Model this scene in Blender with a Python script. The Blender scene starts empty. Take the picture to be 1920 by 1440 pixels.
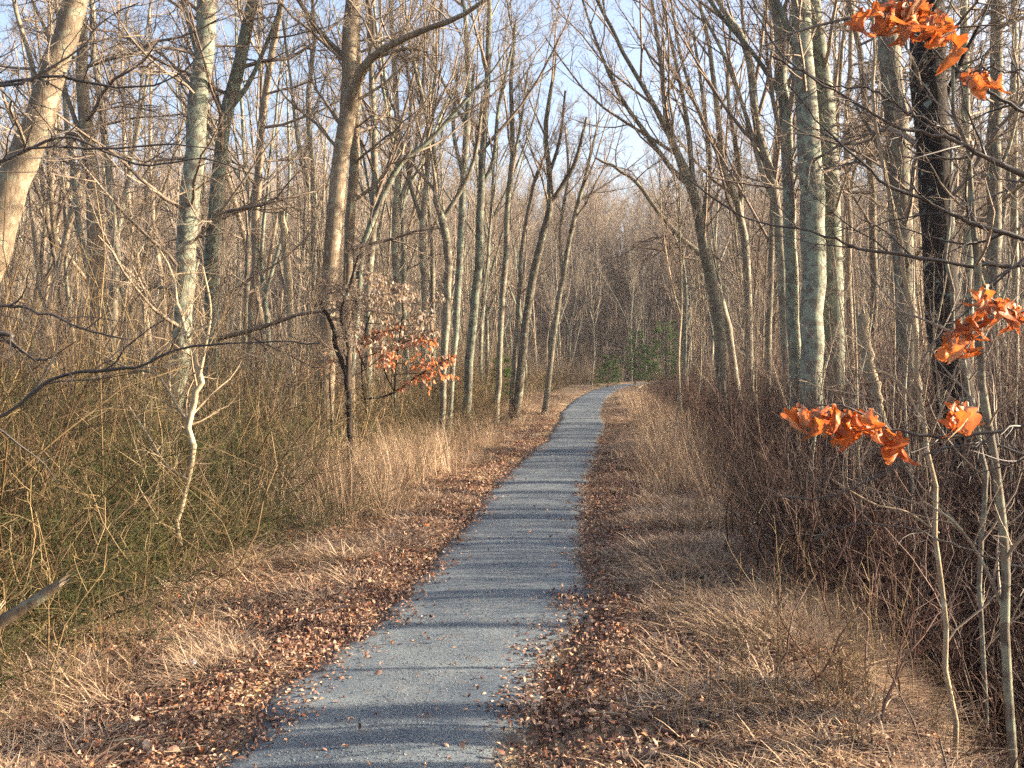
import bpy, math, random
import numpy as np
from mathutils import Vector
R = math.radians
SEED = 11
rng = np.random.default_rng(SEED)
sc = bpy.context.scene

# ------------------------------------------------------------------ camera
F = 1900.0            # focal length in photo pixels (photo 1920 wide)
HC = 1.70             # eye height
PITCH = math.atan(45 / F)
cam_d = bpy.data.cameras.new('camera'); cam = bpy.data.objects.new('camera', cam_d)
sc.collection.objects.link(cam); sc.camera = cam
cam_d.sensor_width = 36; cam_d.lens = F * 36 / 1920; cam_d.clip_start = 0.05; cam_d.clip_end = 3000
cam.location = (0, 0, HC); cam.rotation_euler = (R(90) - PITCH, 0, 0)

# ------------------------------------------------------------------ sky, sun, exposure
SUN_AZ, SUN_EL = R(87), R(18)          # azimuth clockwise from the view direction (+Y)
w = bpy.data.worlds.new("World"); sc.world = w; w.use_nodes = True
nt = w.node_tree; bg = nt.nodes['Background']
sky = nt.nodes.new('ShaderNodeTexSky'); sky.sky_type = 'NISHITA'; sky.sun_disc = False
sky.sun_elevation = SUN_EL; sky.sun_rotation = SUN_AZ
sky.air_density = .8; sky.dust_density = 5; sky.ozone_density = 1.0
nt.links.new(sky.outputs[0], bg.inputs[0]); bg.inputs[1].default_value = 0.105
sd = bpy.data.lights.new('sun', 'SUN'); sd.energy = 5.0; sd.angle = R(0.5); sd.color = (1.0, 0.83, 0.62)
sun = bpy.data.objects.new('sun', sd); sc.collection.objects.link(sun)
sdir = Vector((math.sin(SUN_AZ) * math.cos(SUN_EL), math.cos(SUN_AZ) * math.cos(SUN_EL), math.sin(SUN_EL)))
sun.rotation_euler = sdir.to_track_quat('Z', 'Y').to_euler()
sc.view_settings.view_transform = 'Standard'; sc.view_settings.look = 'None'
sc.view_settings.gamma = 1; sc.view_settings.use_curve_mapping = False
sc.view_settings.exposure = 2.22
sc.render.engine = 'CYCLES'
sc.cycles.use_denoising = False
sc.cycles.max_bounces = 5; sc.cycles.diffuse_bounces = 3; sc.cycles.glossy_bounces = 2
sc.cycles.transmission_bounces = 3; sc.cycles.transparent_max_bounces = 4
sc.cycles.caustics_reflective = False; sc.cycles.caustics_refractive = False

# ------------------------------------------------------------------ helpers
COL = sc.collection
def link(o, col=None): (col or COL).objects.link(o); return o
def tag(o, label=None, cat=None, group=None, kind=None):
    if label: o['label'] = label
    if cat: o['category'] = cat
    if group: o['group'] = group
    if kind: o['kind'] = kind
    return o
def mesh(name, V, Q, mat, smooth=True, mats=None, midx=None):
    """V (n,3), Q (m,k) faces, or a list of such arrays"""
    me = bpy.data.meshes.new(name)
    Fs = Q if isinstance(Q, list) else [Q]
    Fs = [f for f in Fs if len(f)]
    me.vertices.add(len(V)); me.vertices.foreach_set('co', np.ascontiguousarray(V, dtype=np.float32).ravel())
    nl = sum(f.size for f in Fs); nf = sum(len(f) for f in Fs)
    me.loops.add(nl); me.loops.foreach_set('vertex_index', np.concatenate([f.ravel() for f in Fs]).astype(np.int32))
    me.polygons.add(nf)
    tot = np.concatenate([np.full(len(f), f.shape[1]) for f in Fs])
    me.polygons.foreach_set('loop_start', np.concatenate([[0], np.cumsum(tot)[:-1]]).astype(np.int32))
    for m in (mats or [mat]): me.materials.append(m)
    if midx is not None: me.polygons.foreach_set('material_index', midx.astype(np.int32))
    me.update(calc_edges=True)
    me.polygons.foreach_set('use_smooth', np.full(nf, smooth)); me.update()
    return me
def obj(name, me, parent=None, loc=(0, 0, 0), col=None):
    o = bpy.data.objects.new(name, me); link(o, col); o.location = loc
    if parent: o.parent = parent
    return o
def empty(name, loc, label, cat, group=None):
    o = bpy.data.objects.new(name, None); o.empty_display_size = 0.3; link(o); o.location = loc
    return tag(o, label, cat, group)
def copy_tree(o, loc, rotz, scale, label=None, group=None):
    c = o.copy(); COL.objects.link(c); c.location = loc; c.rotation_euler = rotz if isinstance(rotz, tuple) else (0, 0, rotz)
    c.scale = scale if isinstance(scale, tuple) else (scale,) * 3
    if label: c['label'] = label
    if group: c['group'] = group
    for ch in KIDS[o.name]:
        d = ch.copy(); COL.objects.link(d); d.parent = c
    return c
KIDS = {}

def px(x, y, d):
    """photo pixel + depth along +Y -> world"""
    u = (x - 960) / F; v = (720 - y) / F
    c, s = math.cos(PITCH), math.sin(PITCH)
    dy = c + v * s; dz = -s + v * c
    return np.array([u * d / dy, d, HC + dz * d / dy])

# value noise 2D
_perm = rng.random((64, 64))
def vnoise(x, y, sc_=1.0):
    x = np.asarray(x) * sc_; y = np.asarray(y) * sc_
    xi = np.floor(x).astype(int); yi = np.floor(y).astype(int); fx = x - xi; fy = y - yi
    fx = fx * fx * (3 - 2 * fx); fy = fy * fy * (3 - 2 * fy)
    g = lambda a, b: _perm[a % 64, b % 64]
    return (g(xi, yi) * (1 - fx) + g(xi + 1, yi) * fx) * (1 - fy) + (g(xi, yi + 1) * (1 - fx) + g(xi + 1, yi + 1) * fx) * fy
def sstep(a, b, x): t = np.clip((x - a) / (b - a), 0, 1); return t * t * (3 - 2 * t)

# ------------------------------------------------------------------ path line and ground height
PC = np.array([(-2.2, -14, 1.25), (-1.5, -7, 1.25), (-.95, 0, 1.22), (-.62, 4.2, 1.38), (-.50, 5.25, 1.46), (-.20, 6.8, 1.46), (-.01, 8.4, 1.40), (.11, 9.95, 1.36), (.41, 13.9, 1.34),
               (.95, 18.5, 1.27), (1.75, 25.8, 1.30), (2.35, 34, 1.35), (3.7, 46, 1.35), (5.6, 58.7, 1.5), (8.3, 70, 1.5), (13, 77, 1.4), (21, 81, 1.3),
               (34, 83, 1.3), (60, 84, 1.3), (120, 84, 1.3)], float)
def crom(P, n):
    P = np.asarray(P, float); m = len(P)
    Q = np.vstack([2 * P[0] - P[1], P, 2 * P[-1] - P[-2]])
    t = np.linspace(0, m - 1, n); i = np.minimum(t.astype(int), m - 2); f = (t - i)[:, None]
    a, b, c, d = Q[i], Q[i + 1], Q[i + 2], Q[i + 3]
    return 0.5 * (2 * b + (c - a) * f + (2 * a - 5 * b + 4 * c - d) * f ** 2 + (3 * b - a - 3 * c + d) * f ** 3)
PL = crom(PC, 520)
def path_s(x, y):
    """signed distance to the path centre line (+ right) """
    x = np.atleast_1d(np.asarray(x, float)).ravel(); y = np.atleast_1d(np.asarray(y, float)).ravel()
    out = np.empty(len(x)); T = np.gradient(PL[:, :2], axis=0)
    for k in range(0, len(x), 20000):
        X = x[k:k + 20000]; Y = y[k:k + 20000]
        D = (X[:, None] - PL[None, :, 0]) ** 2 + (Y[:, None] - PL[None, :, 1]) ** 2
        j = D.argmin(1); dx = X - PL[j, 0]; dy = Y - PL[j, 1]
        side = np.where(T[j, 1] * dx - T[j, 0] * dy > 0, 1, -1)
        out[k:k + 20000] = np.sqrt(D[np.arange(len(X)), j]) * side
    return out
def ground(x, y, s=None):
    sh = np.shape(x); x = np.atleast_1d(np.asarray(x, float)).ravel(); y = np.atleast_1d(np.asarray(y, float)).ravel()
    if s is None: s = path_s(x, y)
    edge = 2.05 + 0.35 * (vnoise(y, y * 0, .35) - .5)
    z = -1.35 * sstep(edge, edge + 2.2, s) - 0.7 * sstep(2.4, 5.2, -s)
    n = (vnoise(x, y, 1.3) - .5) * .10 + (vnoise(x + 9, y + 5, 4.1) - .5) * .045 + (vnoise(x + 3, y + 7, .25) - .5) * .35
    off = sstep(.55, 1.5, np.abs(s))
    z = z + n * off * np.where(np.abs(s) > 2.5, 1, .6) + 0.05 * sstep(.6, 1.0, np.abs(s)) - .012
    z = z + sstep(84, 150, np.hypot(x, y)) * 12 * sstep(0, 60, y)
    return z.reshape(sh) if sh else float(z[0])

# ------------------------------------------------------------------ materials
def newmat(name):
    m = bpy.data.materials.new(name); m.use_nodes = True
    n = m.node_tree.nodes; b = n['Principled BSDF']; b.inputs['Roughness'].default_value = .85
    b.inputs['Specular IOR Level'].default_value = .25
    return m, n, m.node_tree.links, b
def ramp(n, stops, interp='LINEAR'):
    r = n.new('ShaderNodeValToRGB'); cr = r.color_ramp; cr.interpolation = interp
    while len(cr.elements) < len(stops): cr.elements.new(.5)
    for e, (p, c) in zip(cr.elements, stops): e.position = p; e.color = (*c, 1)
    return r
def noise(n, l, scale, detail=3, rough=.6, vec=None):
    t = n.new('ShaderNodeTexNoise'); t.inputs['Scale'].default_value = scale
    t.inputs['Detail'].default_value = detail; t.inputs['Roughness'].default_value = rough
    if vec is not None: l.new(vec, t.inputs['Vector'])
    return t
def mixc(n, l, fac, a, b, mode='MIX'):
    m = n.new('ShaderNodeMix'); m.data_type = 'RGBA'; m.blend_type = mode
    for s, v in ((m.inputs['Factor'], fac), (m.inputs['A'], a), (m.inputs['B'], b)):
        if isinstance(v, (int, float)): s.default_value = v
        elif isinstance(v, tuple): s.default_value = (*v, 1)
        else: l.new(v, s)
    return m.outputs['Result']
def bark(name, c1, c2, lichen=(.30, .34, .25), amt=.5, bump=.6, vs=.25):
    m, n, l, b = newmat(name)
    tc = n.new('ShaderNodeTexCoord'); mp = n.new('ShaderNodeMapping'); mp.inputs['Scale'].default_value = (1, 1, vs)
    l.new(tc.outputs['Object'], mp.inputs['Vector'])
    n1 = noise(n, l, 34, 8, .75, mp.outputs[0])
    r1 = ramp(n, [(.32, c1), (.68, c2)]); l.new(n1.outputs[0], r1.inputs[0])
    n0 = noise(n, l, 1.6, 3, .6, tc.outputs['Object'])
    r0 = ramp(n, [(.3, (.65, .65, .65)), (.7, (1.2, 1.2, 1.2))]); l.new(n0.outputs[0], r0.inputs[0])
    col = mixc(n, l, 1.0, r1.outputs[0], r0.outputs[0], 'MULTIPLY')
    n2 = noise(n, l, 7.5, 5, .62, tc.outputs['Object'])
    r2 = ramp(n, [(.60 - .12 * amt, (0, 0, 0)), (.66 - .12 * amt, (1, 1, 1))]); l.new(n2.outputs[0], r2.inputs[0])
    col = mixc(n, l, r2.outputs[0], col, lichen)
    oi = n.new('ShaderNodeObjectInfo')
    hs = n.new('ShaderNodeHueSaturation'); mr = n.new('ShaderNodeMapRange')
    mr.inputs['To Min'].default_value = .75; mr.inputs['To Max'].default_value = 1.3
    l.new(oi.outputs['Random'], mr.inputs['Value']); l.new(mr.outputs[0], hs.inputs['Value']); l.new(col, hs.inputs['Color'])
    l.new(hs.outputs[0], b.inputs['Base Color'])
    bp = n.new('ShaderNodeBump'); bp.inputs['Strength'].default_value = bump; bp.inputs['Distance'].default_value = .02
    l.new(n1.outputs[0], bp.inputs['Height']); l.new(bp.outputs[0], b.inputs['Normal'])
    return m
def rndmat(name, stops, rough=.8, transl=0, spec=.25, nscale=0):
    """colour picked per object / instance"""
    m, n, l, b = newmat(name); b.inputs['Roughness'].default_value = rough; b.inputs['Specular IOR Level'].default_value = spec
    oi = n.new('ShaderNodeObjectInfo'); r = ramp(n, stops); fac = oi.outputs['Random']
    if nscale:
        g = n.new('ShaderNodeNewGeometry'); nz = noise(n, l, nscale, 2, .5, g.outputs['Position'])
        a = n.new('ShaderNodeMath'); a.operation = 'MULTIPLY_ADD'; a.inputs[1].default_value = .9; l.new(nz.outputs[0], a.inputs[0])
        s = n.new('ShaderNodeMath'); s.operation = 'MULTIPLY_ADD'; s.inputs[1].default_value = .6; s.inputs[2].default_value = -.25
        l.new(fac, s.inputs[0]); l.new(s.outputs[0], a.inputs[2]); fac = a.outputs[0]
    l.new(fac, r.inputs[0]); l.new(r.outputs[0], b.inputs['Base Color'])
    if transl:
        tr = n.new('ShaderNodeBsdfTranslucent'); l.new(r.outputs[0], tr.inputs[0]); mx = n.new('ShaderNodeMixShader')
        mx.inputs[0].default_value = transl; l.new(b.outputs[0], mx.inputs[1]); l.new(tr.outputs[0], mx.inputs[2])
        l.new(mx.outputs[0], n['Material Output'].inputs[0])
    return m
M = {}
M['bark_tan'] = bark('bark_tan', (.09, .066, .045), (.34, .26, .175), (.27, .26, .18), .45)
M['bark_grey'] = bark('bark_grey', (.07, .058, .042), (.28, .235, .175), (.24, .245, .175), .8)
M['bark_lichen'] = bark('bark_lichen', (.06, .055, .042), (.22, .20, .155), (.20, .225, .165), 1.1)
M['bark_mid'] = bark('bark_mid', (.04, .034, .026), (.15, .125, .09), (.19, .20, .15), .4)
M['bark_dark'] = bark('bark_dark', (.008, .006, .005), (.045, .030, .022), (.22, .25, .19), .12)
M['bark_smooth'] = bark('bark_smooth', (.22, .17, .11), (.42, .34, .22), (.36, .36, .26), .2, .25)
M['branch'] = rndmat('branch_bark', [(0, (.12, .082, .064)), (.4, (.20, .152, .112)), (.7, (.26, .21, .155)), (1, (.16, .108, .09))], .8, nscale=.5)
M['branch_pale'] = rndmat('branch_pale', [(0, (.22, .16, .10)), (1, (.34, .27, .17))], .8, nscale=.5)
M['branch_dark'] = rndmat('branch_dark', [(0, (.035, .028, .024)), (1, (.075, .06, .048))], .55, spec=.5)

# ------------------------------------------------------------------ tubes and branch growth
def nrm(v): return v / np.maximum(np.linalg.norm(v, axis=-1, keepdims=True), 1e-9)
def tubes(P, Rr, sides, wob=0, cap=False):
    N, K, _ = P.shape
    T = nrm(np.gradient(P, axis=1)); D = nrm(P[:, -1] - P[:, 0])
    ref = np.where(np.abs(D[:, 2:3]) < .9, np.array([[0, 0, 1.]]), np.array([[1., 0, 0]]))[:, None, :]
    U = nrm(np.cross(T, ref)); V = np.cross(T, U)
    a = np.arange(sides) / sides * 2 * np.pi
    rr = Rr[:, :, None] * (1 + (wob * rng.standard_normal((N, K, sides)) if wob else 0))
    X = P[:, :, None] + rr[..., None] * (np.cos(a)[None, None, :, None] * U[:, :, None] + np.sin(a)[None, None, :, None] * V[:, :, None])
    idx = np.arange(N * K * sides).reshape(N, K, sides); nx = np.roll(idx, -1, axis=2)
    Q = np.stack([idx[:, :-1], nx[:, :-1], nx[:, 1:], idx[:, 1:]], -1).reshape(-1, 4)
    return X.reshape(-1, 3), Q
def join(parts):
    Vs, Qs, o = [], [], 0
    for V, Q in parts: Vs.append(V); Qs.append(Q + o); o += len(V)
    return np.concatenate(Vs), np.concatenate(Qs)
def grow(P, Rr, nc, t0, t1, ang, lenf, rf, K, wander, up, rmin, maxlen=99, minlen=.05, rmax=9):
    N, Kp, _ = P.shape
    L = np.linalg.norm(np.diff(P, axis=1), axis=2).sum(1)
    pi = np.repeat(np.arange(N), nc); n = len(pi)
    t = t0 + (t1 - t0) * ((np.tile(np.arange(nc), N) + rng.random(n)) / nc)
    f = t * (Kp - 1); i = np.minimum(f.astype(int), Kp - 2); g = (f - i)[:, None]
    pos = P[pi, i] * (1 - g) + P[pi, i + 1] * g; T = nrm(P[pi, i + 1] - P[pi, i])
    r = Rr[pi, i] * (1 - g[:, 0]) + Rr[pi, i + 1] * g[:, 0]
    ref = np.where(np.abs(T[:, 2:3]) < .9, np.array([[0, 0, 1.]]), np.array([[1., 0, 0]]))
    U = nrm(np.cross(T, ref)); V = np.cross(T, U)
    ph = rng.random(n) * 2 * np.pi; a = np.radians(rng.uniform(ang[0], ang[1], n))
    d = np.cos(a)[:, None] * T + np.sin(a)[:, None] * (np.cos(ph)[:, None] * U + np.sin(ph)[:, None] * V)
    ln = np.clip(L[pi] * rng.uniform(lenf[0], lenf[1], n) * (1 - .55 * t), minlen, maxlen)
    C = np.empty((n, K, 3)); C[:, 0] = pos; st = (ln / (K - 1))[:, None]
    upv = np.array([0, 0, 1.])
    for k in range(1, K):
        d = nrm(d + wander * rng.standard_normal((n, 3)) + up * upv)
        C[:, k] = C[:, k - 1] + d * st
    r0 = np.clip(np.minimum(r * rf, ln * .011 + rmin), rmin, rmax)
    Rc = r0[:, None] * np.linspace(1, .30, K)[None] ; Rc = np.maximum(Rc, rmin * .7)
    return C, Rc

def make_crown(stems, spec):
    """stems: list of (P,R,t_from); spec: list of grow settings, branch sides"""
    lv = []
    for P, Rr, tf, n1 in stems:
        if n1 <= 0: continue
        s = spec['l1']
        lv.append(grow(P[None], Rr[None], n1, tf, .98, s['ang'], s['len'], .55, 7, s['w'], s['up'], spec.get('r1', .008), s.get('max', 5), .4))
    C1 = np.concatenate([a for a, b in lv]); R1 = np.concatenate([b for a, b in lv])
    out = [tubes(C1, R1, 4)]
    s = spec['l2']; C2, R2 = grow(C1, R1, s['n'], .12, .97, s['ang'], s['len'], .6, 6, s['w'], s['up'], spec.get('r2', .005), 2.6, .2)
    out.append(tubes(C2, R2, 3))
    s = spec['l3']; C3, R3 = grow(C2, R2, s['n'], .1, 1., s['ang'], s['len'], .7, 5, s['w'], s['up'], spec.get('rt', .0038), 1.3, .12)
    out.append(tubes(C3, R3, 3))
    if spec.get('l4'):
        s = spec['l4']; C4, R4 = grow(C3, R3, s['n'], .15, 1., s['ang'], s['len'], .8, 3, s['w'], s['up'], spec.get('rt', .0038) * .8, .6, .08)
        out.append(tubes(C4, R4, 3))
    return join(out)
ASC = dict(l1=dict(ang=(18, 42), len=(.22, .5), w=.10, up=.07), l2=dict(n=6, ang=(20, 45), len=(.3, .6), w=.12, up=.08),
           l3=dict(n=5, ang=(25, 55), len=(.35, .7), w=.15, up=.05), l4=dict(n=3, ang=(25, 55), len=(.35, .7), w=.15, up=.04))
SPR = dict(l1=dict(ang=(45, 88), len=(.14, .34), w=.16, up=.02, max=3.6), l2=dict(n=7, ang=(30, 65), len=(.35, .65), w=.17, up=.02),
           l3=dict(n=5, ang=(30, 65), len=(.35, .7), w=.19, up=.02), l4=dict(n=3, ang=(30, 60), len=(.4, .75), w=.2, up=.02))
SPR['l4']['n'] = 4; SPR['rt'] = .0033

# ------------------------------------------------------------------ ground sheet
def warp(u, near, far, p=3.2): return near * u + (far - near) * np.sign(u) * np.abs(u) ** p
def build_ground():
    nx, ny = 420, 460
    u = np.linspace(-1, 1, nx); v = np.linspace(-.25, 1, ny)
    xs = warp(u, 9, 900, 5); ys = warp(v, 26, 1200, 5)
    X, Y = np.meshgrid(xs, ys); Z = ground(X.ravel(), Y.ravel()).reshape(X.shape)
    V = np.stack([X, Y, Z], -1).reshape(-1, 3)
    idx = np.arange(nx * ny).reshape(ny, nx)
    Q = np.stack([idx[:-1, :-1], idx[:-1, 1:], idx[1:, 1:], idx[1:, :-1]], -1).reshape(-1, 4)
    m, n, l, b = newmat('leaf_littered_soil'); b.inputs['Roughness'].default_value = .95; b.inputs['Specular IOR Level'].default_value = .1
    g = n.new('ShaderNodeNewGeometry'); pos = g.outputs['Position']
    vo = n.new('ShaderNodeTexVoronoi'); vo.inputs['Scale'].default_value = 19; vo.inputs['Randomness'].default_value = 1
    dn = noise(n, l, 12, 2, .5, pos)
    dv = mixc(n, l, .12, pos, dn.outputs['Color'], 'ADD'); l.new(dv, vo.inputs['Vector'])
    sx = n.new('ShaderNodeSeparateColor'); l.new(vo.outputs['Color'], sx.inputs[0])
    r1 = ramp(n, [(0, (.045, .028, .020)), (.3, (.12, .065, .04)), (.6, (.21, .12, .072)), (.85, (.30, .20, .12)), (1, (.38, .28, .18))])
    l.new(sx.outputs[0], r1.inputs[0])
    n2 = noise(n, l, 1.1, 4, .6, pos); r2 = ramp(n, [(.42, (0, 0, 0)), (.6, (1, 1, 1))]); l.new(n2.outputs[0], r2.inputs[0])
    ng = noise(n, l, 60, 3, .7, pos); rg = ramp(n, [(.3, (.14, .095, .055)), (.7, (.40, .30, .18))]); l.new(ng.outputs[0], rg.inputs[0])
    c = mixc(n, l, r2.outputs[0], r1.outputs[0], rg.outputs[0])
    at = n.new('ShaderNodeAttribute'); at.attribute_name = 'brush_shade'
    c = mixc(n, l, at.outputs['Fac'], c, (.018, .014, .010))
    l.new(c, b.inputs['Base Color'])
    bp = n.new('ShaderNodeBump'); bp.inputs['Strength'].default_value = 1; bp.inputs['Distance'].default_value = .03
    l.new(vo.outputs['Distance'], bp.inputs['Height']); l.new(bp.outputs[0], b.inputs['Normal'])
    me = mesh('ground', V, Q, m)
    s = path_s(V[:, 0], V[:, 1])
    brush_shade = sstep(2.6, 3.8, s) * .9 + .75 * sstep(2.6, 4.4, -s)  # shade beneath both thickets, painted into the soil colour
    a = me.attributes.new('brush_shade', 'FLOAT', 'POINT'); a.data.foreach_set('value', brush_shade.astype(np.float32))
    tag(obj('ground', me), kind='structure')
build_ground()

def build_path():
    n = 1500; P = crom(PC, n); T = nrm(np.gradient(P[:, :2], axis=0)); Nn = np.stack([T[:, 1], -T[:, 0]], -1)
    L = np.concatenate([[0], np.cumsum(np.linalg.norm(np.diff(P[:, :2], axis=0), axis=1))])
    cols = 15; V = []
    wl = P[:, 2] / 2 + (vnoise(L, L * 0 + 3, 1.2) - .5) * .16 + (vnoise(L, L * 0 + 9, 5) - .5) * .10
    wr = P[:, 2] / 2 + (vnoise(L, L * 0 + 23, 1.1) - .5) * .16 + (vnoise(L, L * 0 + 19, 5) - .5) * .10
    for k in range(cols):
        f = k / (cols - 1) * 2 - 1
        off = np.where(f < 0, f * wl, f * wr)[:, None]
        xy = P[:, :2] + Nn * off
        z = .018 + .02 * (1 - f * f) - .05 * max(0, abs(f) - .86) / .14 + (vnoise(xy[:, 0], xy[:, 1], 2.2) - .5) * .012
        V.append(np.column_stack([xy, z]))
    V = np.stack(V, 1).reshape(-1, 3); idx = np.arange(n * cols).reshape(n, cols)
    Q = np.stack([idx[:-1, :-1], idx[:-1, 1:], idx[1:, 1:], idx[1:, :-1]], -1).reshape(-1, 4)
    m, nn, l, b = newmat('stone_dust'); b.inputs['Roughness'].default_value = .9
    g = nn.new('ShaderNodeNewGeometry'); pos = g.outputs['Position']
    n1 = noise(nn, l, 110, 6, .85, pos); r1 = ramp(nn, [(.28, (.048, .064, .086)), (.5, (.102, .128, .156)), (.74, (.225, .245, .25))]); l.new(n1.outputs[0], r1.inputs[0])
    n2 = noise(nn, l, 1.7, 5, .65, pos); r2 = ramp(nn, [(.32, (.55, .60, .66)), (.68, (1.3, 1.24, 1.12))]); l.new(n2.outputs[0], r2.inputs[0])
    c = mixc(nn, l, 1, r1.outputs[0], r2.outputs[0], 'MULTIPLY')
    n3 = noise(nn, l, 14, 5, .7, pos); r3 = ramp(nn, [(.56, (0, 0, 0)), (.68, (.55, .55, .55))]); l.new(n3.outputs[0], r3.inputs[0])
    c = mixc(nn, l, r3.outputs[0], c, (.13, .10, .075))
    at = nn.new('ShaderNodeAttribute'); at.attribute_name = 'edge'
    n4 = noise(nn, l, 9, 4, .7, pos); ad = nn.new('ShaderNodeMath'); ad.operation = 'MULTIPLY'; l.new(at.outputs['Fac'], ad.inputs[0]); l.new(n4.outputs[0], ad.inputs[1])
    r4 = ramp(nn, [(.25, (0, 0, 0)), (.5, (.9, .9, .9))]); l.new(ad.outputs[0], r4.inputs[0])
    c = mixc(nn, l, r4.outputs[0], c, (.12, .085, .045))
    l.new(c, b.inputs['Base Color'])
    bp = nn.new('ShaderNodeBump'); bp.inputs['Strength'].default_value = .8; bp.inputs['Distance'].default_value = .006
    l.new(n1.outputs[0], bp.inputs['Height'])
    b2 = nn.new('ShaderNodeBump'); b2.inputs['Strength'].default_value = .5; b2.inputs['Distance'].default_value = .02
    l.new(n3.outputs[0], b2.inputs['Height']); l.new(bp.outputs[0], b2.inputs['Normal']); l.new(b2.outputs[0], b.inputs['Normal'])
    me = mesh('path', V, Q, m)
    e = np.tile(np.clip((np.abs(np.linspace(-1, 1, cols)) - .55) / .45, 0, 1), n)
    a = me.attributes.new('edge', 'FLOAT', 'POINT'); a.data.foreach_set('value', e.astype(np.float32))
    tag(obj('path', me), kind='structure')
build_path()

# ------------------------------------------------------------------ scattering ("stuff") through geometry nodes
def scatter(name, protos, pts, rot, scl, label, cat):
    pc = bpy.data.collections.new(name + '_forms')          # never linked to the scene
    for i, me in enumerate(protos):
        o = bpy.data.objects.new('%s_form_%02d' % (name, i), me); pc.objects.link(o)
    n = len(pts); me = bpy.data.meshes.new(name); me.vertices.add(n)
    me.vertices.foreach_set('co', np.ascontiguousarray(pts, np.float32).ravel())
    a = me.attributes.new('rot', 'FLOAT_VECTOR', 'POINT'); a.data.foreach_set('vector', np.ascontiguousarray(rot, np.float32).ravel())
    scl = np.asarray(scl, np.float32)
    if scl.ndim == 1: scl = np.repeat(scl[:, None], 3, 1)
    a = me.attributes.new('scl', 'FLOAT_VECTOR', 'POINT'); a.data.foreach_set('vector', np.ascontiguousarray(scl).ravel())
    a = me.attributes.new('pick', 'INT', 'POINT'); a.data.foreach_set('value', rng.integers(0, len(protos), n).astype(np.int32))
    o = obj(name, me); tag(o, label, cat, kind='stuff')
    ng = bpy.data.node_groups.new(name + '_scatter', 'GeometryNodeTree')
    ng.interface.new_socket('Geometry', in_out='INPUT', socket_type='NodeSocketGeometry')
    ng.interface.new_socket('Geometry', in_out='OUTPUT', socket_type='NodeSocketGeometry')
    N = ng.nodes; gi = N.new('NodeGroupInput'); go = N.new('NodeGroupOutput')
    ci = N.new('GeometryNodeCollectionInfo'); ci.inputs['Collection'].default_value = pc
    ci.inputs['Separate Children'].default_value = True; ci.inputs['Reset Children'].default_value = True
    ip = N.new('GeometryNodeInstanceOnPoints'); ip.inputs['Pick Instance'].default_value = True
    def at(nm, t):
        q = N.new('GeometryNodeInputNamedAttribute'); q.data_type = t; q.inputs['Name'].default_value = nm; return q.outputs['Attribute']
    e2r = N.new('FunctionNodeEulerToRotation')
    ng.links.new(at('rot', 'FLOAT_VECTOR'), e2r.inputs[0]); ng.links.new(e2r.outputs[0], ip.inputs['Rotation'])
    ng.links.new(at('scl', 'FLOAT_VECTOR'), ip.inputs['Scale']); ng.links.new(at('pick', 'INT'), ip.inputs['Instance Index'])
    ng.links.new(gi.outputs[0], ip.inputs['Points']); ng.links.new(ci.outputs[0], ip.inputs['Instance'])
    ng.links.new(ip.outputs[0], go.inputs[0])
    md = o.modifiers.new('scatter', 'NODES'); md.node_group = ng
    return o

def leaf_geo(L=.09, W=.055, lobes=0, curl=.6, fold=.5, seg=7, twist=0., wav=0.):
    """leaf lying along +X from the stalk, bent"""
    rows = []
    for i in range(seg + 1):
        t = i / seg
        w_ = W * .5 * math.sin(math.pi * min(1, t * .96 + .04)) ** .7 * (.75 + .5 * t)
        if lobes: w_ *= (.62 + .38 * abs(math.cos(t * lobes * math.pi)))
        a = curl * t * t * 2 + .1; x = L * math.sin(a * 1.0) / max(a, .01) * t if False else L * t * math.cos(curl * t * .8)
        z = -L * t * math.sin(curl * t * .8)
        row = []
        for f in (-1, -.5, 0, .5, 1):
            zz = abs(f) * w_ * fold + wav * W * math.sin(t * 9 + f * 3) * abs(f)
            y = f * w_ * math.cos(fold * .8)
            tw = twist * t
            row.append((x, y * math.cos(tw) - zz * math.sin(tw), z + y * math.sin(tw) + zz * math.cos(tw)))
        rows.append(row)
    V = np.array(rows).reshape(-1, 3); idx = np.arange((seg + 1) * 5).reshape(seg + 1, 5)
    Q = np.stack([idx[:-1, :-1], idx[:-1, 1:], idx[1:, 1:], idx[1:, :-1]], -1).reshape(-1, 4)
    return V, Q

M['litter'] = rndmat('fallen_leaf', [(0, (.035, .018, .013)), (.2, (.09, .042, .03)), (.42, (.19, .095, .065)), (.62, (.30, .175, .12)), (.8, (.38, .25, .16)), (.93, (.52, .38, .26)), (1, (.55, .16, .04))], .6, .12)
M['straw'] = rndmat('dry_grass_blade', [(0, (.13, .08, .052)), (.5, (.35, .235, .15)), (1, (.66, .50, .33))], .6, .2)
M['cane'] = rndmat('brown_cane', [(0, (.03, .018, .011)), (.3, (.072, .042, .02)), (.6, (.145, .095, .042)), (.85, (.31, .225, .11)), (1, (.16, .07, .03))], .65, nscale=.7)
M['briar'] = rndmat('green_briar', [(0, (.014, .018, .005)), (.5, (.042, .048, .012)), (1, (.12, .115, .03))], .6, nscale=.7)
M['redstem'] = rndmat('red_brown_stem', [(0, (.010, .005, .004)), (.4, (.036, .017, .012)), (.7, (.095, .045, .030)), (.88, (.20, .11, .072)), (1, (.36, .25, .16))], .65, nscale=.7)

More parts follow.
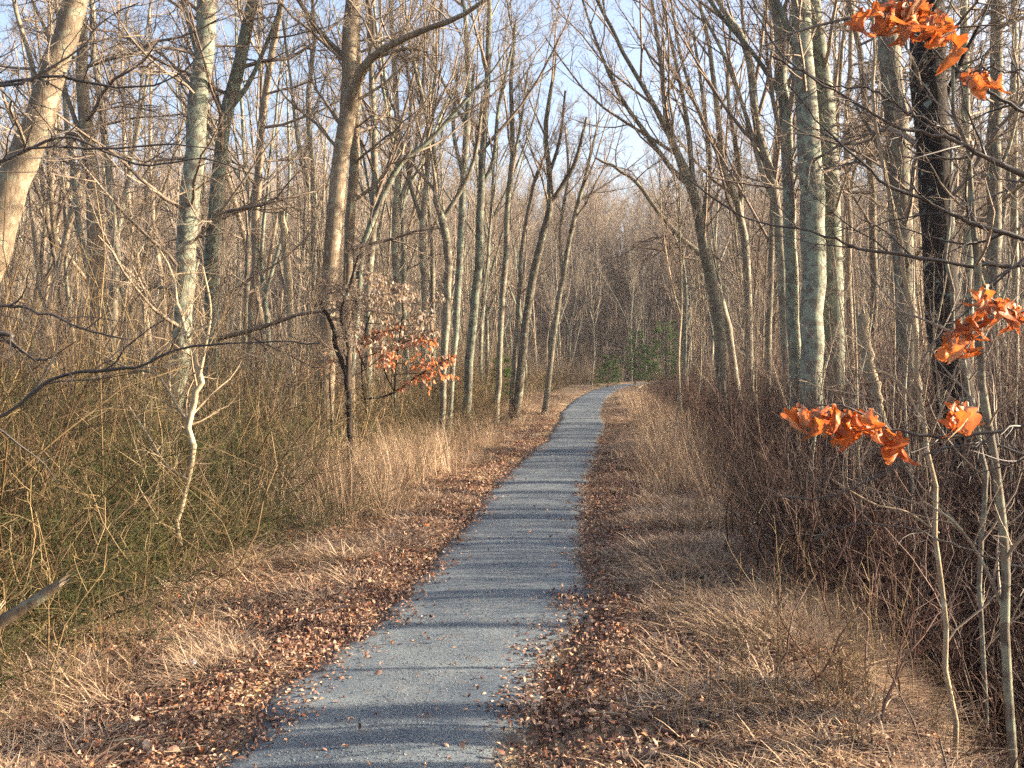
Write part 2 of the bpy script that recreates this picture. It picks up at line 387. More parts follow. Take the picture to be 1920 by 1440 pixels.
def wedge_points(n, ymin, ymax, smin, smax, dens=None, margin=1.5, half=.53, pw=1.4):
    """random ground points inside the camera's view wedge, denser near"""
    out = []
    tot = 0
    while tot < n:
        k = n * 3
        y = ymin + (ymax - ymin) * rng.random(k) ** pw
        x = rng.uniform(-1, 1, k) * (half * np.maximum(y, 0) + margin)
        s = path_s(x, y); ok = (s > smin) & (s < smax)
        x, y, s = x[ok], y[ok], s[ok]
        if dens is not None:
            q = rng.random(len(x)) < dens(x, y, s); x, y, s = x[q], y[q], s[q]
        # weight so that density per area is (roughly) constant times y^-fall
        out.append(np.column_stack([x, y, s])); tot += len(x)
    P = np.concatenate(out)[:n]
    return P[:, 0], P[:, 1], P[:, 2]

# leaf litter
def build_litter():
    protos = []
    for i in range(9):
        V, Q = leaf_geo(rng.uniform(.04, .062), rng.uniform(.022, .036), lobes=(3 if i % 3 == 0 else 0), curl=rng.uniform(.3, 1.7), fold=rng.uniform(-.3, 1.2), seg=5, twist=rng.uniform(-.8, .8), wav=.12)
        V[:, 2] -= V[:, 2].min(); protos.append(mesh('leaf', V, Q, M['litter']))
    def dens(x, y, s):
        a = np.abs(s); e = sstep(.50, .95, a + (vnoise(x, y, 2.5) - .5) * .35)
        patch = sstep(.3, .6, vnoise(x + 50, y + 20, .9) * .6 + vnoise(x + 5, y + 2, 2.7) * .4) * .85 + .15
        fall = 1 - .85 * sstep(3., 6, a)
        return (e * patch + .006) * fall * np.where(y < 12, 1, .8)
    x, y, s = wedge_points(125000, 3.2, 34, -7, 6, dens, 1.2, pw=1.35)
    z = ground(x, y, s) + rng.random(len(x)) * .018 + .004
    on = np.abs(s) < .6; z = np.where(on, .035, z)
    k = len(x); rot = np.column_stack([rng.normal(0, .28, k), rng.normal(0, .22, k), rng.random(k) * 6.28])
    crumbs = [mesh('crumb', *leaf_geo(rng.uniform(.012, .028), rng.uniform(.008, .018), curl=rng.uniform(.2, 1.2), fold=rng.uniform(-.3, .9), seg=3, twist=rng.uniform(-.8, .8)), M['litter']) for _ in range(6)]
    def dc(x, y, s): return sstep(.34, .74, np.abs(s) + (vnoise(x, y, 3.1) - .5) * .4) * (1 - sstep(1.2, 3, np.abs(s)) * .7) + .015
    cx, cy, cs = wedge_points(85000, 3.2, 22, -4, 3.5, dc, 1., pw=1.35)
    cz = np.where(np.abs(cs) < .68, .034, ground(cx, cy, cs) + .012); kc = len(cx)
    scatter('leaf_crumbs', crumbs, np.column_stack([cx, cy, cz]), np.column_stack([rng.normal(0, .4, kc), rng.normal(0, .4, kc), rng.random(kc) * 6.28]), rng.uniform(.6, 1.4, kc) * (1 + cy / 25), 'broken leaf crumbs thinning out over the edges of the path', 'leaf litter')
    scatter('leaf_litter', protos, np.column_stack([x, y, z]), rot, np.column_stack([rng.uniform(.35, 1.0, k) * (1 + y / 60)] * 2 + [rng.uniform(.25, .9, k)]), 'carpet of fallen brown and russet leaves along both verges of the path', 'leaf litter')
build_litter()

def blades(n, spread, h, lean, bend, wd, K=5, seed=0):
    """flat grass blades as ribbons"""
    r0 = rng.random(n) * spread; a0 = rng.random(n) * 6.28
    base = np.column_stack([r0 * np.cos(a0), r0 * np.sin(a0), np.zeros(n) - .01])
    az = a0 + rng.normal(0, .9, n); H = h * rng.uniform(.4, 1.1, n); le = rng.uniform(lean[0], lean[1], n)
    P = np.empty((n, K, 3)); P[:, 0] = base; th = le.copy()
    for k in range(1, K):
        st = H / (K - 1)
        d = np.column_stack([np.sin(th) * np.cos(az), np.sin(th) * np.sin(az), np.cos(th)])
        P[:, k] = P[:, k - 1] + d * st[:, None]; th = np.minimum(th + bend * rng.uniform(.3, 1.3, n), 1.62)
        az = az + rng.normal(0, .15, n)
    P[:, :, 2] = np.maximum(P[:, :, 2], .004 + .01 * rng.random((n, 1)))
    pw = az + 1.57; W = wd * np.linspace(1, .25, K)[None] * rng.uniform(.7, 1.3, (n, 1))
    side = np.column_stack([np.cos(pw), np.sin(pw), np.zeros(n)])[:, None, :] * W[..., None]
    V = np.stack([P - side, P + side], 2).reshape(-1, 3)
    idx = np.arange(n * K * 2).reshape(n, K, 2)
    Q = np.stack([idx[:, :-1, 0], idx[:, :-1, 1], idx[:, 1:, 1], idx[:, 1:, 0]], -1).reshape(-1, 4)
    return V, Q

def build_grass():
    mats = [mesh('tuft', *blades(26, .09, rng.uniform(.12, .2), (.7, 1.5), .25, .0022), M['straw']) for _ in range(6)]
    def dens(x, y, s):
        a = np.abs(s); e = sstep(.85, 1.5, a + (vnoise(x, y, 2.) - .5) * .5) * (1 - sstep(2.0, 2.9, s))
        p = sstep(.42, .60, vnoise(x + 11, y + 31, .8) * .7 + vnoise(x, y, 3) * .3)
        return e * (p * .95 + .16) * (1 - .7 * sstep(3.4, 6, a))
    x, y, s = wedge_points(36000, 3.2, 46, -6.5, 5.5, dens, 1.2, pw=1.3)
    z = ground(x, y, s); k = len(x)
    rot = np.column_stack([rng.normal(0, .1, k), rng.normal(0, .1, k), rng.random(k) * 6.28])
    scatter('dry_grass', mats, np.column_stack([x, y, z]), rot, rng.uniform(.7, 1.5, k) * (1 + y / 70), 'matted tan dry grass on the path verges', 'grass')
    # taller standing straw
    tall = [mesh('tall_tuft', *blades(14, .10, rng.uniform(.45, .8), (.02, .35), .12, .0022, 6), M['straw']) for _ in range(6)]
    def dens2(x, y, s):
        a = np.abs(s); e = sstep(1.15, 1.8, a)
        p = sstep(.5, .72, vnoise(x + 71, y + 13, .6)); big = ((s > 1.3) & (s < 2.5) & (y > 8)) * .05 + ((s < 0) & (y > 10) & (y < 20)) * .6 + ((s > 0) & (y > 13) & (y < 45)) * .7
        return e * np.clip(p * np.where(y < 12, .0, .3) + big, 0, 1) * (1 - .8 * sstep(2.8, 4.5, a))
    x, y, s = wedge_points(3400, 4.2, 48, -4.6, 4.2, dens2, 1.2, pw=1.1)
    z = ground(x, y, s); k = len(x)
    rot = np.column_stack([rng.normal(0, .12, k), rng.normal(0, .12, k), rng.random(k) * 6.28])
    scatter('tall_dry_grass', tall, np.column_stack([x, y, z]), rot, rng.uniform(.5, 1.2, k), 'standing pale straw grass stalks in front of the brush', 'grass')
build_grass()

def clump(n, spread, h, lean, wander, up, r, side_n, K=7, side_len=(.2, .45), side_ang=(20, 50), l2=0, rm=.0016):
    a = rng.random(n) * 6.28; r0 = np.sqrt(rng.random(n)) * spread
    P = np.empty((n, K, 3)); P[:, 0] = np.column_stack([r0 * np.cos(a), r0 * np.sin(a), np.full(n, -.05)])
    az = rng.random(n) * 6.28; le = rng.uniform(lean[0], lean[1], n)
    d = np.column_stack([np.sin(le) * np.cos(az), np.sin(le) * np.sin(az), np.cos(le)]); H = h * rng.uniform(.45, 1.1, n)
    for k in range(1, K):
        P[:, k] = P[:, k - 1] + d * (H / (K - 1))[:, None]
        d = nrm(d + wander * rng.standard_normal((n, 3)) + np.array([0, 0, up]))
    Rr = (r * H / h)[:, None] * np.linspace(1, .35, K)[None]
    parts = [tubes(P, Rr, 4)]
    C, Rc = grow(P, Rr, side_n, .2, .98, side_ang, side_len, .65, 4, wander * 1.2, up, rm, 1.4, .1); parts.append(tubes(C, Rc, 3))
    if l2:
        C2, R2 = grow(C, Rc, l2, .2, 1, (25, 60), (.3, .6), .7, 3, wander * 1.4, up, rm * .8, .6, .06); parts.append(tubes(C2, R2, 3))
    return join(parts)

def build_brush():
    # right: upright red-brown stems
    pr = [mesh('stems', *clump(9, .5, rng.uniform(2.0, 3.1), (.0, .22), .07, .03, .0085, 5, l2=1, rm=.0022, side_ang=(12, 40), side_len=(.25, .55)), M['redstem']) for _ in range(7)]
    def dr(x, y, s):
        e = sstep(2.2, 3.4, s + (vnoise(x, y, .8) - .5) * 1.2)
        return e * (.55 + .45 * vnoise(x + 5, y, .7)) * np.where(y < 7, .7, 1)
    x, y, s = wedge_points(5200, 3.4, 75, 1.9, 40, dr, 2.0, .56, pw=1.25)
    z = ground(x, y, s); k = len(x); hgt = (.5 + .7 * sstep(2.6, 5.2, s)) * np.where(y < 7.2, .7, 1) * np.where(y < 5.6, .75, 1)
    sc3 = np.column_stack([rng.uniform(.8, 1.2, k)] * 2 + [rng.uniform(.6, 1.15, k) * hgt])
    rot = np.column_stack([rng.normal(0, .07, k), rng.normal(0, .07, k), rng.random(k) * 6.28])
    scatter('brush_thicket', pr, np.column_stack([x, y, z]), rot, sc3, 'dense thicket of upright red brown stems on the bank right of the path', 'brush')
    # left: arching tan canes and green briars
    pl = [mesh('canes', *clump(7, .5, rng.uniform(1.8, 2.9), (.02, .55), .17, -.025, .0085, 6, l2=2, side_ang=(30, 75), rm=.0024), M['cane']) for _ in range(6)]
    pg = [mesh('briars', *clump(8, .5, rng.uniform(1.3, 2.1), (.1, .8), .28, -.02, .005, 6, l2=3, side_ang=(30, 80), rm=.002), M['briar']) for _ in range(4)]
    def dl(x, y, s):
        e = sstep(2.1, 3.3, -s + (vnoise(x, y, .7) - .5) * 1.0)
        return e * (.5 + .5 * vnoise(x + 5, y, .6))
    x, y, s = wedge_points(5600, 5.0, 75, -45, -1.9, dl, 2.5, .56, pw=1.3)
    z = ground(x, y, s); k = len(x); hgt = .45 + 1.05 * sstep(2.0, 4.4, -s)
    sc3 = np.column_stack([rng.uniform(.8, 1.25, k)] * 2 + [rng.uniform(.55, 1.15, k) * hgt])
    rot = np.column_stack([rng.normal(0, .1, k), rng.normal(0, .1, k), rng.random(k) * 6.28])
    g = rng.random(k) < np.where((x < -2) & (y < 26), .50, .16) + .22 * (vnoise(x + 40, y, .5) > .6)
    P = np.column_stack([x, y, z])
    scatter('cane_thicket', pl, P[~g], rot[~g], sc3[~g], 'tangle of arching tan and rust coloured canes left of the path', 'brush')
    scatter('briar_thicket', pg, P[g], rot[g], sc3[g], 'olive green briar tangle growing through the canes on the left', 'briars')
    # sparse weeds on the verges
    pw_ = [mesh('weeds', *clump(4, .12, rng.uniform(.5, .9), (0, .4), .1, 0, .0025, 5, side_len=(.15, .3)), M['cane']) for _ in range(5)]
    def dw(x, y, s): return sstep(1.0, 2.2, np.abs(s)) * sstep(.4, .6, vnoise(x + 31, y + 3, 1.1))
    x, y, s = wedge_points(800, 4.3, 50, -3.6, 4.6, dw, 1.5, pw=1.2)
    z = ground(x, y, s); k = len(x)
    rot = np.column_stack([rng.normal(0, .15, k), rng.normal(0, .15, k), rng.random(k) * 6.28])
    scatter('dead_weeds', pw_, np.column_stack([x, y, z]), rot, rng.uniform(.5, 1.1, k), 'thin dead weed stalks scattered over both verges', 'weeds')
build_brush()

M['grit'] = rndmat('grit', [(0, (.04, .045, .055)), (.6, (.10, .12, .14)), (.95, (.17, .18, .18)), (1, (.28, .27, .25))], .8)
def build_grit():
    st = []
    for i in range(5):
        bm_ = np.array([[1, 0, 0], [-1, 0, 0], [0, 1, 0], [0, -1, 0], [0, 0, .8], [0, 0, -.8], [.6, .6, .3], [-.6, .5, .4]]) * rng.uniform(.7, 1.2, (8, 3))
        V = bm_[:6] * .5; Q = np.array([[0, 2, 4], [2, 1, 4], [1, 3, 4], [3, 0, 4], [2, 0, 5], [1, 2, 5], [3, 1, 5], [0, 3, 5]])
        st.append(mesh('stone', V * .008, Q, M['grit'], False))
    x, y, s = wedge_points(42000, 3.4, 13, -.66, .66, None, 1.0, pw=1.3)
    k = len(x); scatter('grit', st, np.column_stack([x, y, .019 + .02 * (1 - (s / .6) ** 2) + (vnoise(x, y, 2.2) - .5) * .012]), rng.random((k, 3)) * 6, rng.uniform(.3, 1, k) ** 2 * 1.3, 'loose grey grit lying on the near part of the path', 'gravel')
build_grit()

# ------------------------------------------------------------------ traced trees
def stem_from(pts, d, base_ground=True, ext=0, K=22, wob_depth=0.0):
    """pts: (x px, y px, width px) from foot to top"""
    P = []; Rr = []
    for i, (x, y, w_) in enumerate(pts):
        dd = d + wob_depth * i
        P.append(px(x, y, dd)); Rr.append(max(w_ * dd / F / 2, .004))
    P = np.array(P); Rr = np.array(Rr)
    if base_ground:
        g = ground(P[0, 0], P[0, 1]) - .12
        if P[0, 2] > g + .2:
            dr = P[0] - P[1]; dr = dr / max(abs(dr[2]), .05) * (P[0, 2] - g); dr[:2] = np.clip(dr[:2], -.35 * abs(dr[2]), .35 * abs(dr[2]))
            b = P[0] + dr; b[2] = g
            P = np.vstack([b, P]); Rr = np.concatenate([[Rr[0] * 1.12], Rr])
    if ext:
        dr = P[-1] - P[-2]; dr = dr / np.linalg.norm(dr)
        n = 3; e = P[-1]; r = Rr[-1]
        for k in range(n):
            dr = dr + np.array([0, 0, .12]) + rng.normal(0, .05, 3); dr /= np.linalg.norm(dr)
            e = e + dr * ext / n; r = Rr[-1] * (1 - (k + 1) / n * .72)
            P = np.vstack([P, e]); Rr = np.concatenate([Rr, [r]])
    Q = crom(np.column_stack([P, Rr]), K)
    return Q[:, :3], np.maximum(Q[:, 3], .003)

def traced_tree(kind, label, cat, d, trunk, limbs=(), ext=4, mat='bark_grey', spec=ASC, n1=14, tf=.35, limb_n=8, group=None, bmat='branch', bare=False, stub=False, wd=0.0):
    P, Rr = stem_from(trunk, d, True, ext, 26, wd)
    base = P[0].copy(); base[2] = ground(base[0], base[1])
    root = empty(kind, tuple(base), label, cat, group)
    noiseP = P.copy(); noiseP[1:-1] += rng.normal(0, .012, (len(P) - 2, 3))
    V, Q = tubes(noiseP[None] - base, Rr[None], 14, .025)
    if stub:   # broken top, splintered
        top = V.reshape(-1, 14, 3)[-1]; top[:, 2] += rng.uniform(-.06, .10, 14)
    root_parts = [obj('trunk', mesh('trunk', V, Q, M[mat]), root)]
    stems = [(P - base, Rr, tf, n1)]
    lp = []
    for lm in limbs:
        dl = lm[0] if isinstance(lm[0], (int, float)) else 0.
        pts = lm[1:] if isinstance(lm[0], (int, float)) else lm
        LP, LR = stem_from(pts, d + 0, False, 3.0 if pts[-1][1] < 30 else 0, 16, dl)
        stems.append((LP - base, LR, .15, limb_n)); lp.append(tubes((LP - base)[None], LR[None], 8, .03))
    for q in lp:
        root_parts.append(obj('limb', mesh('limb', *q, M[mat]), root))
    if not bare:
        V, Q = make_crown(stems, spec)
        root_parts.append(obj('crown', mesh('crown', V, Q, M[bmat]), root))
    KIDS[root.name] = root_parts
    return root

T = traced_tree
# ---- left of the path
T('leaning_tree', 'stout tan tree leaning right across the top left corner', 'tree', 13, [(-70, 620, 72), (-5, 440, 62), (30, 330, 58), (72, 225, 52), (108, 110, 46), (142, 0, 42)],
  limbs=[[(.1), (72, 225, 14), (60, 120, 10), (30, 20, 8)]], ext=3.5, mat='bark_tan', spec=SPR, n1=10, tf=.3)
T('maple_tree', 'straight slim tree with sunlit pinkish right side near the left edge', 'tree', 17, [(186, 700, 31), (183, 560, 31), (178, 400, 29), (166, 285, 27), (156, 160, 22), (154, 60, 19), (150, -10, 18)],
  limbs=[[(150, 250, 9), (122, 170, 8), (95, 80, 7), (60, 0, 5)]], mat='bark_tan', spec=SPR, n1=16)
T('maple_tree', 'slim tree close behind the sunlit straight tree, forking low to the right', 'tree', 24, [(215, 560, 14), (218, 430, 14), (205, 330, 13), (190, 200, 12), (175, 90, 11), (172, 0, 10)],
  limbs=[[(216, 460, 10), (240, 340, 9), (265, 210, 7), (280, 120, 5)]], mat='bark_grey', spec=SPR, n1=12)
T('maple_tree', 'thin grey tree standing between the leaning tree and the sunlit straight tree', 'tree', 24, [(160, 480, 10), (145, 400, 11), (134, 300, 11), (122, 190, 10), (112, 60, 8)], mat='bark_grey', spec=SPR, n1=10)
T('maple_tree', 'broad lichen patched tree standing third from the left, slightly leaning right', 'tree', 17, [(325, 760, 38), (340, 640, 36), (345, 540, 36), (352, 420, 37), (368, 260, 37), (377, 150, 37), (386, 60, 36), (390, -10, 35)],
  limbs=[[(380, 130, 16), (360, 60, 12), (340, -10, 10)]], mat='bark_lichen', spec=SPR, n1=22, tf=.2)
T('maple_tree', 'curved trunk rising beside the broad lichen patched tree and bending right', 'tree', 18, [(392, 780, 26), (400, 650, 26), (396, 500, 26), (408, 340, 25), (424, 215, 24), (452, 110, 23), (474, 0, 21)],
  limbs=[[(425, 210, 12), (470, 150, 9), (520, 30, 7), (525, -10, 6)]], mat='bark_lichen', spec=SPR, n1=20, tf=.2)
T('maple_tree', 'slender leaning tree with a twin stem right of the curved lichen trunk', 'tree', 22, [(470, 640, 13), (478, 500, 14), (480, 390, 14), (492, 230, 14), (508, 110, 12), (528, 0, 11)],
  mat='bark_tan', spec=SPR, n1=16)
T('broken_tree', 'pale broken tree with a snapped jagged top among the left trees', 'dead tree', 22, [(548, 690, 14), (545, 600, 14), (538, 500, 14), (527, 400, 13)], ext=0, mat='bark_smooth', n1=0, bare=True, stub=True)
T('maple_tree', 'tall cream lit tree with a heavy dark limb sweeping right over the path', 'tree', 18, [(612, 720, 34), (616, 600, 32), (622, 480, 31), (632, 370, 31), (643, 270, 31), (656, 190, 32), (656, 100, 30), (663, 0, 30)],
  limbs=[[(-.35), (655, 215, 22), (672, 140, 18), (715, 95, 15), (790, 58, 12), (855, 35, 10), (915, -4, 8)], [(662, 170, 14), (690, 120, 10), (700, 60, 8), (690, 0, 7)], [(-.3), (700, 108, 9), (760, 92, 7), (800, 97, 4)], [(648, 110, 12), (600, 60, 9), (560, 0, 8)]],
  mat='bark_tan', n1=14, tf=.4, spec=SPR)
T('maple_tree', 'darker trunk hugging the right side of the tall cream lit tree', 'tree', 20, [(655, 700, 20), (652, 560, 20), (655, 440, 19), (664, 330, 19), (668, 220, 16), (672, 130, 12)],
  mat='bark_tan', n1=12, tf=.3, spec=SPR)
T('maple_tree', 'straight dark pole tree just right of the tall cream lit tree', 'tree', 22, [(690, 690, 15), (692, 520, 15), (700, 400, 14), (702, 280, 13), (696, 130, 11), (690, 0, 9)], mat='bark_grey', n1=12, tf=.3)
T('crooked_sapling', 'dark crooked sapling with two wavy stems in front of the cream lit tree', 'tree', 13, [(655, 800, 10), (652, 720, 10), (634, 660, 9), (622, 610, 8), (600, 560, 6)],
  limbs=[[(652, 720, 9), (652, 640, 8), (640, 590, 8), (655, 540, 7), (672, 480, 5)]], ext=0, mat='bark_dark', spec=SPR, n1=6, limb_n=8)
T('maple_tree', 'smooth pale limbed tree slanting steeply up to the right past the dark pole tree', 'tree', 20, [(660, 690, 12), (668, 600, 12), (680, 470, 12), (712, 380, 12), (745, 315, 11), (790, 275, 9), (830, 235, 8)], ext=2.5,
  mat='bark_lichen', n1=12, tf=.5)
cent = [
 ('forked tree with a low V fork between the beech leaves and the path', 21, [(830, 745, 12), (836, 620, 14), (840, 500, 15), (829, 412, 15), (816, 370, 12), (814, 280, 10), (790, 180, 8), (770, 90, 7)], [[(829, 412, 10), (850, 380, 9), (878, 330, 8), (895, 270, 7), (905, 180, 6)]]),
 ('thin wavy tree crossing close behind the low V forked tree', 23, [(848, 720, 9), (856, 600, 12), (862, 480, 13), (868, 380, 13), (872, 270, 12), (878, 150, 10), (872, 40, 9), (868, 0, 8)], [[(868, 330, 8), (850, 240, 7), (858, 130, 5)]]),
 ('lichen covered tree with a high fork, middle of the group left of the path', 25, [(880, 700, 16), (888, 600, 16), (897, 480, 15), (902, 350, 14), (908, 240, 12), (915, 130, 11), (918, 0, 9)], [[(902, 350, 9), (925, 300, 8), (935, 200, 6), (960, 90, 5)], [(905, 300, 7), (880, 240, 6), (890, 120, 5)]]),
 ('slim straight tree directly left of the dark leaning tree', 27, [(935, 700, 11), (940, 600, 11), (948, 480, 11), (952, 370, 10), (962, 270, 9), (958, 150, 8), (965, 60, 7)], [[(955, 330, 7), (975, 240, 5), (990, 130, 4)]]),
 ('dark trunk leaning right and forking beside the path', 29, [(978, 680, 16), (988, 590, 15), (1004, 500, 15), (1020, 430, 14), (1031, 385, 13), (1028, 320, 10), (1024, 230, 9), (1040, 130, 6)], [[(1031, 385, 10), (1062, 335, 9), (1080, 300, 8), (1100, 220, 5)], [(1029, 330, 7), (1050, 260, 6), (1060, 170, 4)]]),
 ('young tree with golden lit edge bending right at the left path edge', 32, [(1028, 715, 11), (1040, 620, 11), (1052, 540, 10), (1068, 450, 9), (1085, 380, 8), (1100, 320, 7), (1120, 240, 4)], [[(1055, 530, 7), (1050, 430, 6), (1065, 330, 5), (1060, 240, 4)]]),
 ('pale thin stem rising straight beside the dark leaning trunk', 29, [(962, 700, 7), (968, 620, 7), (975, 520, 7), (980, 450, 6), (1000, 350, 6), (1018, 300, 4)], []),
 ('crowded slim tree with steep twin tops left of the low V forked tree', 25, [(792, 700, 12), (796, 560, 12), (790, 440, 12), (802, 320, 10), (812, 200, 9), (820, 80, 7), (830, 0, 6)], [[(792, 420, 8), (765, 320, 7), (770, 180, 6), (750, 60, 5)]]),
 ('tall grey tree standing between the dark pole tree and the beech leaves', 25, [(742, 700, 14), (745, 560, 14), (740, 430, 13), (748, 300, 12), (742, 180, 10), (735, 60, 9), (732, 0, 8)], [[(742, 400, 8), (775, 300, 7), (790, 180, 6), (800, 60, 5)]]),
 ('slight tree with a lit right edge behind the crooked sapling', 25, [(580, 700, 12), (582, 560, 12), (590, 440, 11), (585, 320, 11), (578, 200, 9), (590, 80, 8), (585, 0, 7)], [[(586, 380, 7), (560, 280, 6), (545, 150, 5), (530, 40, 4)]]),
]
for i, (lb, d, tr, lm) in enumerate(cent):
    T('maple_tree', lb, 'tree', d, tr, lm, ext=(.4 if tr[-1][0] > 930 else 1.5) if tr[-1][1] < 150 else .5, mat='bark_lichen' if i in (1, 2) else ('bark_mid' if i == 4 else 'bark_grey'), spec=ASC, n1=9, tf=.4, limb_n=7)
# ---- right of the path
T('arching_tree', 'tree right of the path arching left with several long sprays over the path', 'tree', 27, [(1352, 680, 22), (1348, 600, 22), (1334, 530, 22), (1322, 470, 22), (1308, 390, 20), (1290, 330, 15), (1262, 270, 12), (1228, 200, 10), (1192, 140, 8), (1150, 60, 7), (1120, 0, 6)],
  [[(1310, 395, 13), (1272, 300, 11), (1250, 210, 10), (1238, 110, 8), (1222, 0, 6)], [(1298, 350, 12), (1262, 320, 10), (1215, 255, 9), (1168, 190, 7), (1130, 110, 6), (1095, 10, 4)], [(1300, 350, 11), (1290, 240, 9), (1270, 130, 7), (1245, 20, 5)], [(1330, 520, 12), (1318, 430, 11), (1330, 320, 9), (1320, 200, 7), (1300, 60, 5)]],
  ext=1.5, mat='bark_grey', spec=ASC, n1=10, tf=.45, limb_n=12)
T('arching_tree', 'thin trunk in the right group whose bare top droops left toward the path', 'tree', 30, [(1375, 690, 14), (1362, 600, 14), (1345, 540, 12), (1318, 482, 10), (1275, 445, 9), (1240, 405, 8), (1200, 350, 7), (1160, 318, 6), (1115, 295, 4)],
  ext=0, mat='bark_grey', spec=SPR, n1=14, tf=.4)
rt = [
 ('slim forked tree between the arching tree and the lichen column', 27, [(1405, 690, 15), (1402, 560, 15), (1396, 450, 14), (1382, 380, 13), (1356, 310, 12), (1345, 200, 10), (1330, 90, 8), (1310, 0, 7)], [[(1390, 410, 10), (1385, 300, 9), (1365, 180, 7), (1370, 40, 5)], [(1352, 300, 8), (1310, 210, 7), (1275, 100, 6), (1260, 10, 4)]], 'bark_grey'),
 ('tree with a strong bow to the left crossing behind the lichen column', 23, [(1470, 600, 17), (1464, 480, 17), (1456, 380, 17), (1440, 310, 16), (1418, 230, 15), (1408, 130, 14), (1385, 60, 12), (1345, 0, 10)], [[(1456, 380, 10), (1430, 330, 9), (1400, 220, 8), (1360, 110, 7), (1320, 30, 5)]], 'bark_grey'),
 ('straight tree with pale green lichen column trunk right of the arching trees', 19, [(1492, 720, 24), (1488, 600, 24), (1484, 480, 24), (1477, 330, 23), (1470, 180, 22), (1462, 80, 20), (1452, -10, 19)], [[(1470, 190, 10), (1420, 110, 9), (1360, 40, 8), (1330, 0, 7)]], 'bark_lichen'),
 ('thick lichen mottled tree, left one of the touching pair', 18, [(1522, 720, 42), (1524, 560, 44), (1522, 400, 46), (1516, 250, 42), (1506, 110, 38), (1500, -10, 34)], [[(1510, 140, 16), (1480, 60, 14), (1455, 0, 12)]], 'bark_lichen'),
 ('thick lichen mottled tree, right one of the touching pair', 18.6, [(1566, 720, 36), (1562, 560, 38), (1556, 400, 38), (1550, 250, 36), (1538, 120, 32), (1522, -10, 28)], [], 'bark_lichen'),
 ('smooth grey tree with white specks left of the blackish trunk', 14, [(1712, 800, 40), (1704, 680, 40), (1694, 520, 41), (1688, 380, 42), (1680, 230, 42), (1666, 100, 40), (1662, -10, 38)], [[(1684, 330, 10), (1640, 260, 7), (1600, 190, 5)]], 'bark_grey'),
 ('slender tree right of the blackish trunk with a rising pale edge', 19, [(1815, 720, 17), (1816, 520, 17), (1812, 340, 16), (1810, 160, 15), (1806, -10, 14)], [], 'bark_lichen'),
 ('grey tree near the right edge forking to the right', 17, [(1862, 800, 28), (1860, 620, 27), (1862, 460, 26), (1866, 300, 25), (1868, 150, 23), (1868, -10, 22)], [[(1864, 330, 10), (1890, 280, 8), (1915, 180, 7)]], 'bark_grey'),
 ('thin straight tree at the far right edge', 21, [(1905, 760, 13), (1903, 500, 13), (1902, 250, 12), (1898, -10, 10)], [], 'bark_grey'),
 ('slim lit tree behind the broken stump', 24, [(1600, 720, 12), (1592, 560, 12), (1590, 400, 12), (1588, 250, 11), (1596, 80, 9), (1600, 0, 8)], [[(1590, 380, 7), (1615, 250, 6), (1630, 120, 5)]], 'bark_tan'),
 ('leaning grey tree between the lichen pair and the speckled tree', 22, [(1632, 740, 14), (1640, 560, 14), (1636, 400, 13), (1625, 240, 13), (1612, 100, 11), (1590, 0, 10)], [[(1630, 330, 8), (1655, 200, 7), (1650, 60, 5)]], 'bark_tan'),
]
for i, (lb, d, tr, lm, mt) in enumerate(rt):
    T('maple_tree', lb, 'tree', d, tr, lm, ext=4, mat=mt, spec=ASC if i < 3 else SPR, n1=14, tf=.3, limb_n=9)
T('dark_tree', 'thick blackish trunk with pale lichen spots near the right edge', 'tree', 11, [(1800, 860, 70), (1782, 700, 68), (1768, 560, 62), (1758, 430, 60), (1752, 300, 62), (1742, 150, 64), (1734, -10, 60)],
  [[(1750, 240, 12), (1800, 120, 9), (1850, 20, 7)]], ext=5, mat='bark_dark', spec=SPR, n1=10, tf=.4, bmat='branch')
T('broken_stump', 'pale broken stump with a splintered hollow top in the right brush', 'dead tree', 13, [(1655, 800, 22), (1640, 730, 22), (1625, 670, 24), (1612, 590, 26)], ext=0, mat='bark_smooth', bare=True, stub=True)

# ---- slender saplings close to the camera on the right
YS = dict(l1=dict(ang=(30, 65), len=(.10, .26), w=.12, up=.06, max=1.3), l2=dict(n=4, ang=(30, 60), len=(.3, .6), w=.14, up=.05), l3=dict(n=2, ang=(30, 60), len=(.3, .6), w=.15, up=.03), rt=.0011, r1=.0032, r2=.0018)
T('sapling', 'pale thin sapling with sunlit edge rising from the bottom right corner', 'sapling', 4.7, [(1790, 1450, 10), (1775, 1250, 10), (1762, 1080, 9.5), (1745, 900, 9), (1732, 760, 8), (1715, 620, 9), (1690, 480, 8), (1662, 330, 7), (1640, 180, 6), (1636, 60, 5)],
  [[(1760, 1000, 5), (1700, 960, 4), (1640, 945, 3), (1560, 900, 2)], [(1735, 800, 5), (1690, 720, 4), (1640, 690, 3)]], ext=.5, mat='bark_smooth', spec=YS, n1=14, tf=.1, limb_n=4, bmat='branch')
T('sapling', 'greyish sapling with a bent stem rightmost of the foreground saplings', 'sapling', 4.5, [(1900, 1430, 17), (1888, 1200, 17), (1880, 1020, 16), (1862, 880, 15), (1848, 740, 14), (1838, 600, 14), (1828, 470, 12), (1812, 330, 9), (1792, 180, 7), (1785, 60, 5)],
  [[(1885, 1150, 8), (1840, 1050, 6), (1790, 980, 5), (1730, 940, 4)], [(1840, 640, 7), (1880, 560, 5), (1915, 420, 4)]], ext=.5, mat='bark_grey', spec=YS, n1=14, tf=.1, limb_n=5, bmat='branch')
T('sapling', 'thin sapling with a dim lower stem between the pale and the greyish saplings', 'sapling', 5.6, [(1850, 1330, 9), (1838, 1100, 9), (1842, 920, 9), (1832, 800, 8), (1800, 640, 7), (1782, 480, 6), (1790, 340, 4)], ext=.3, mat='bark_grey', spec=YS, n1=11, tf=.1, bmat='branch')
sap = []
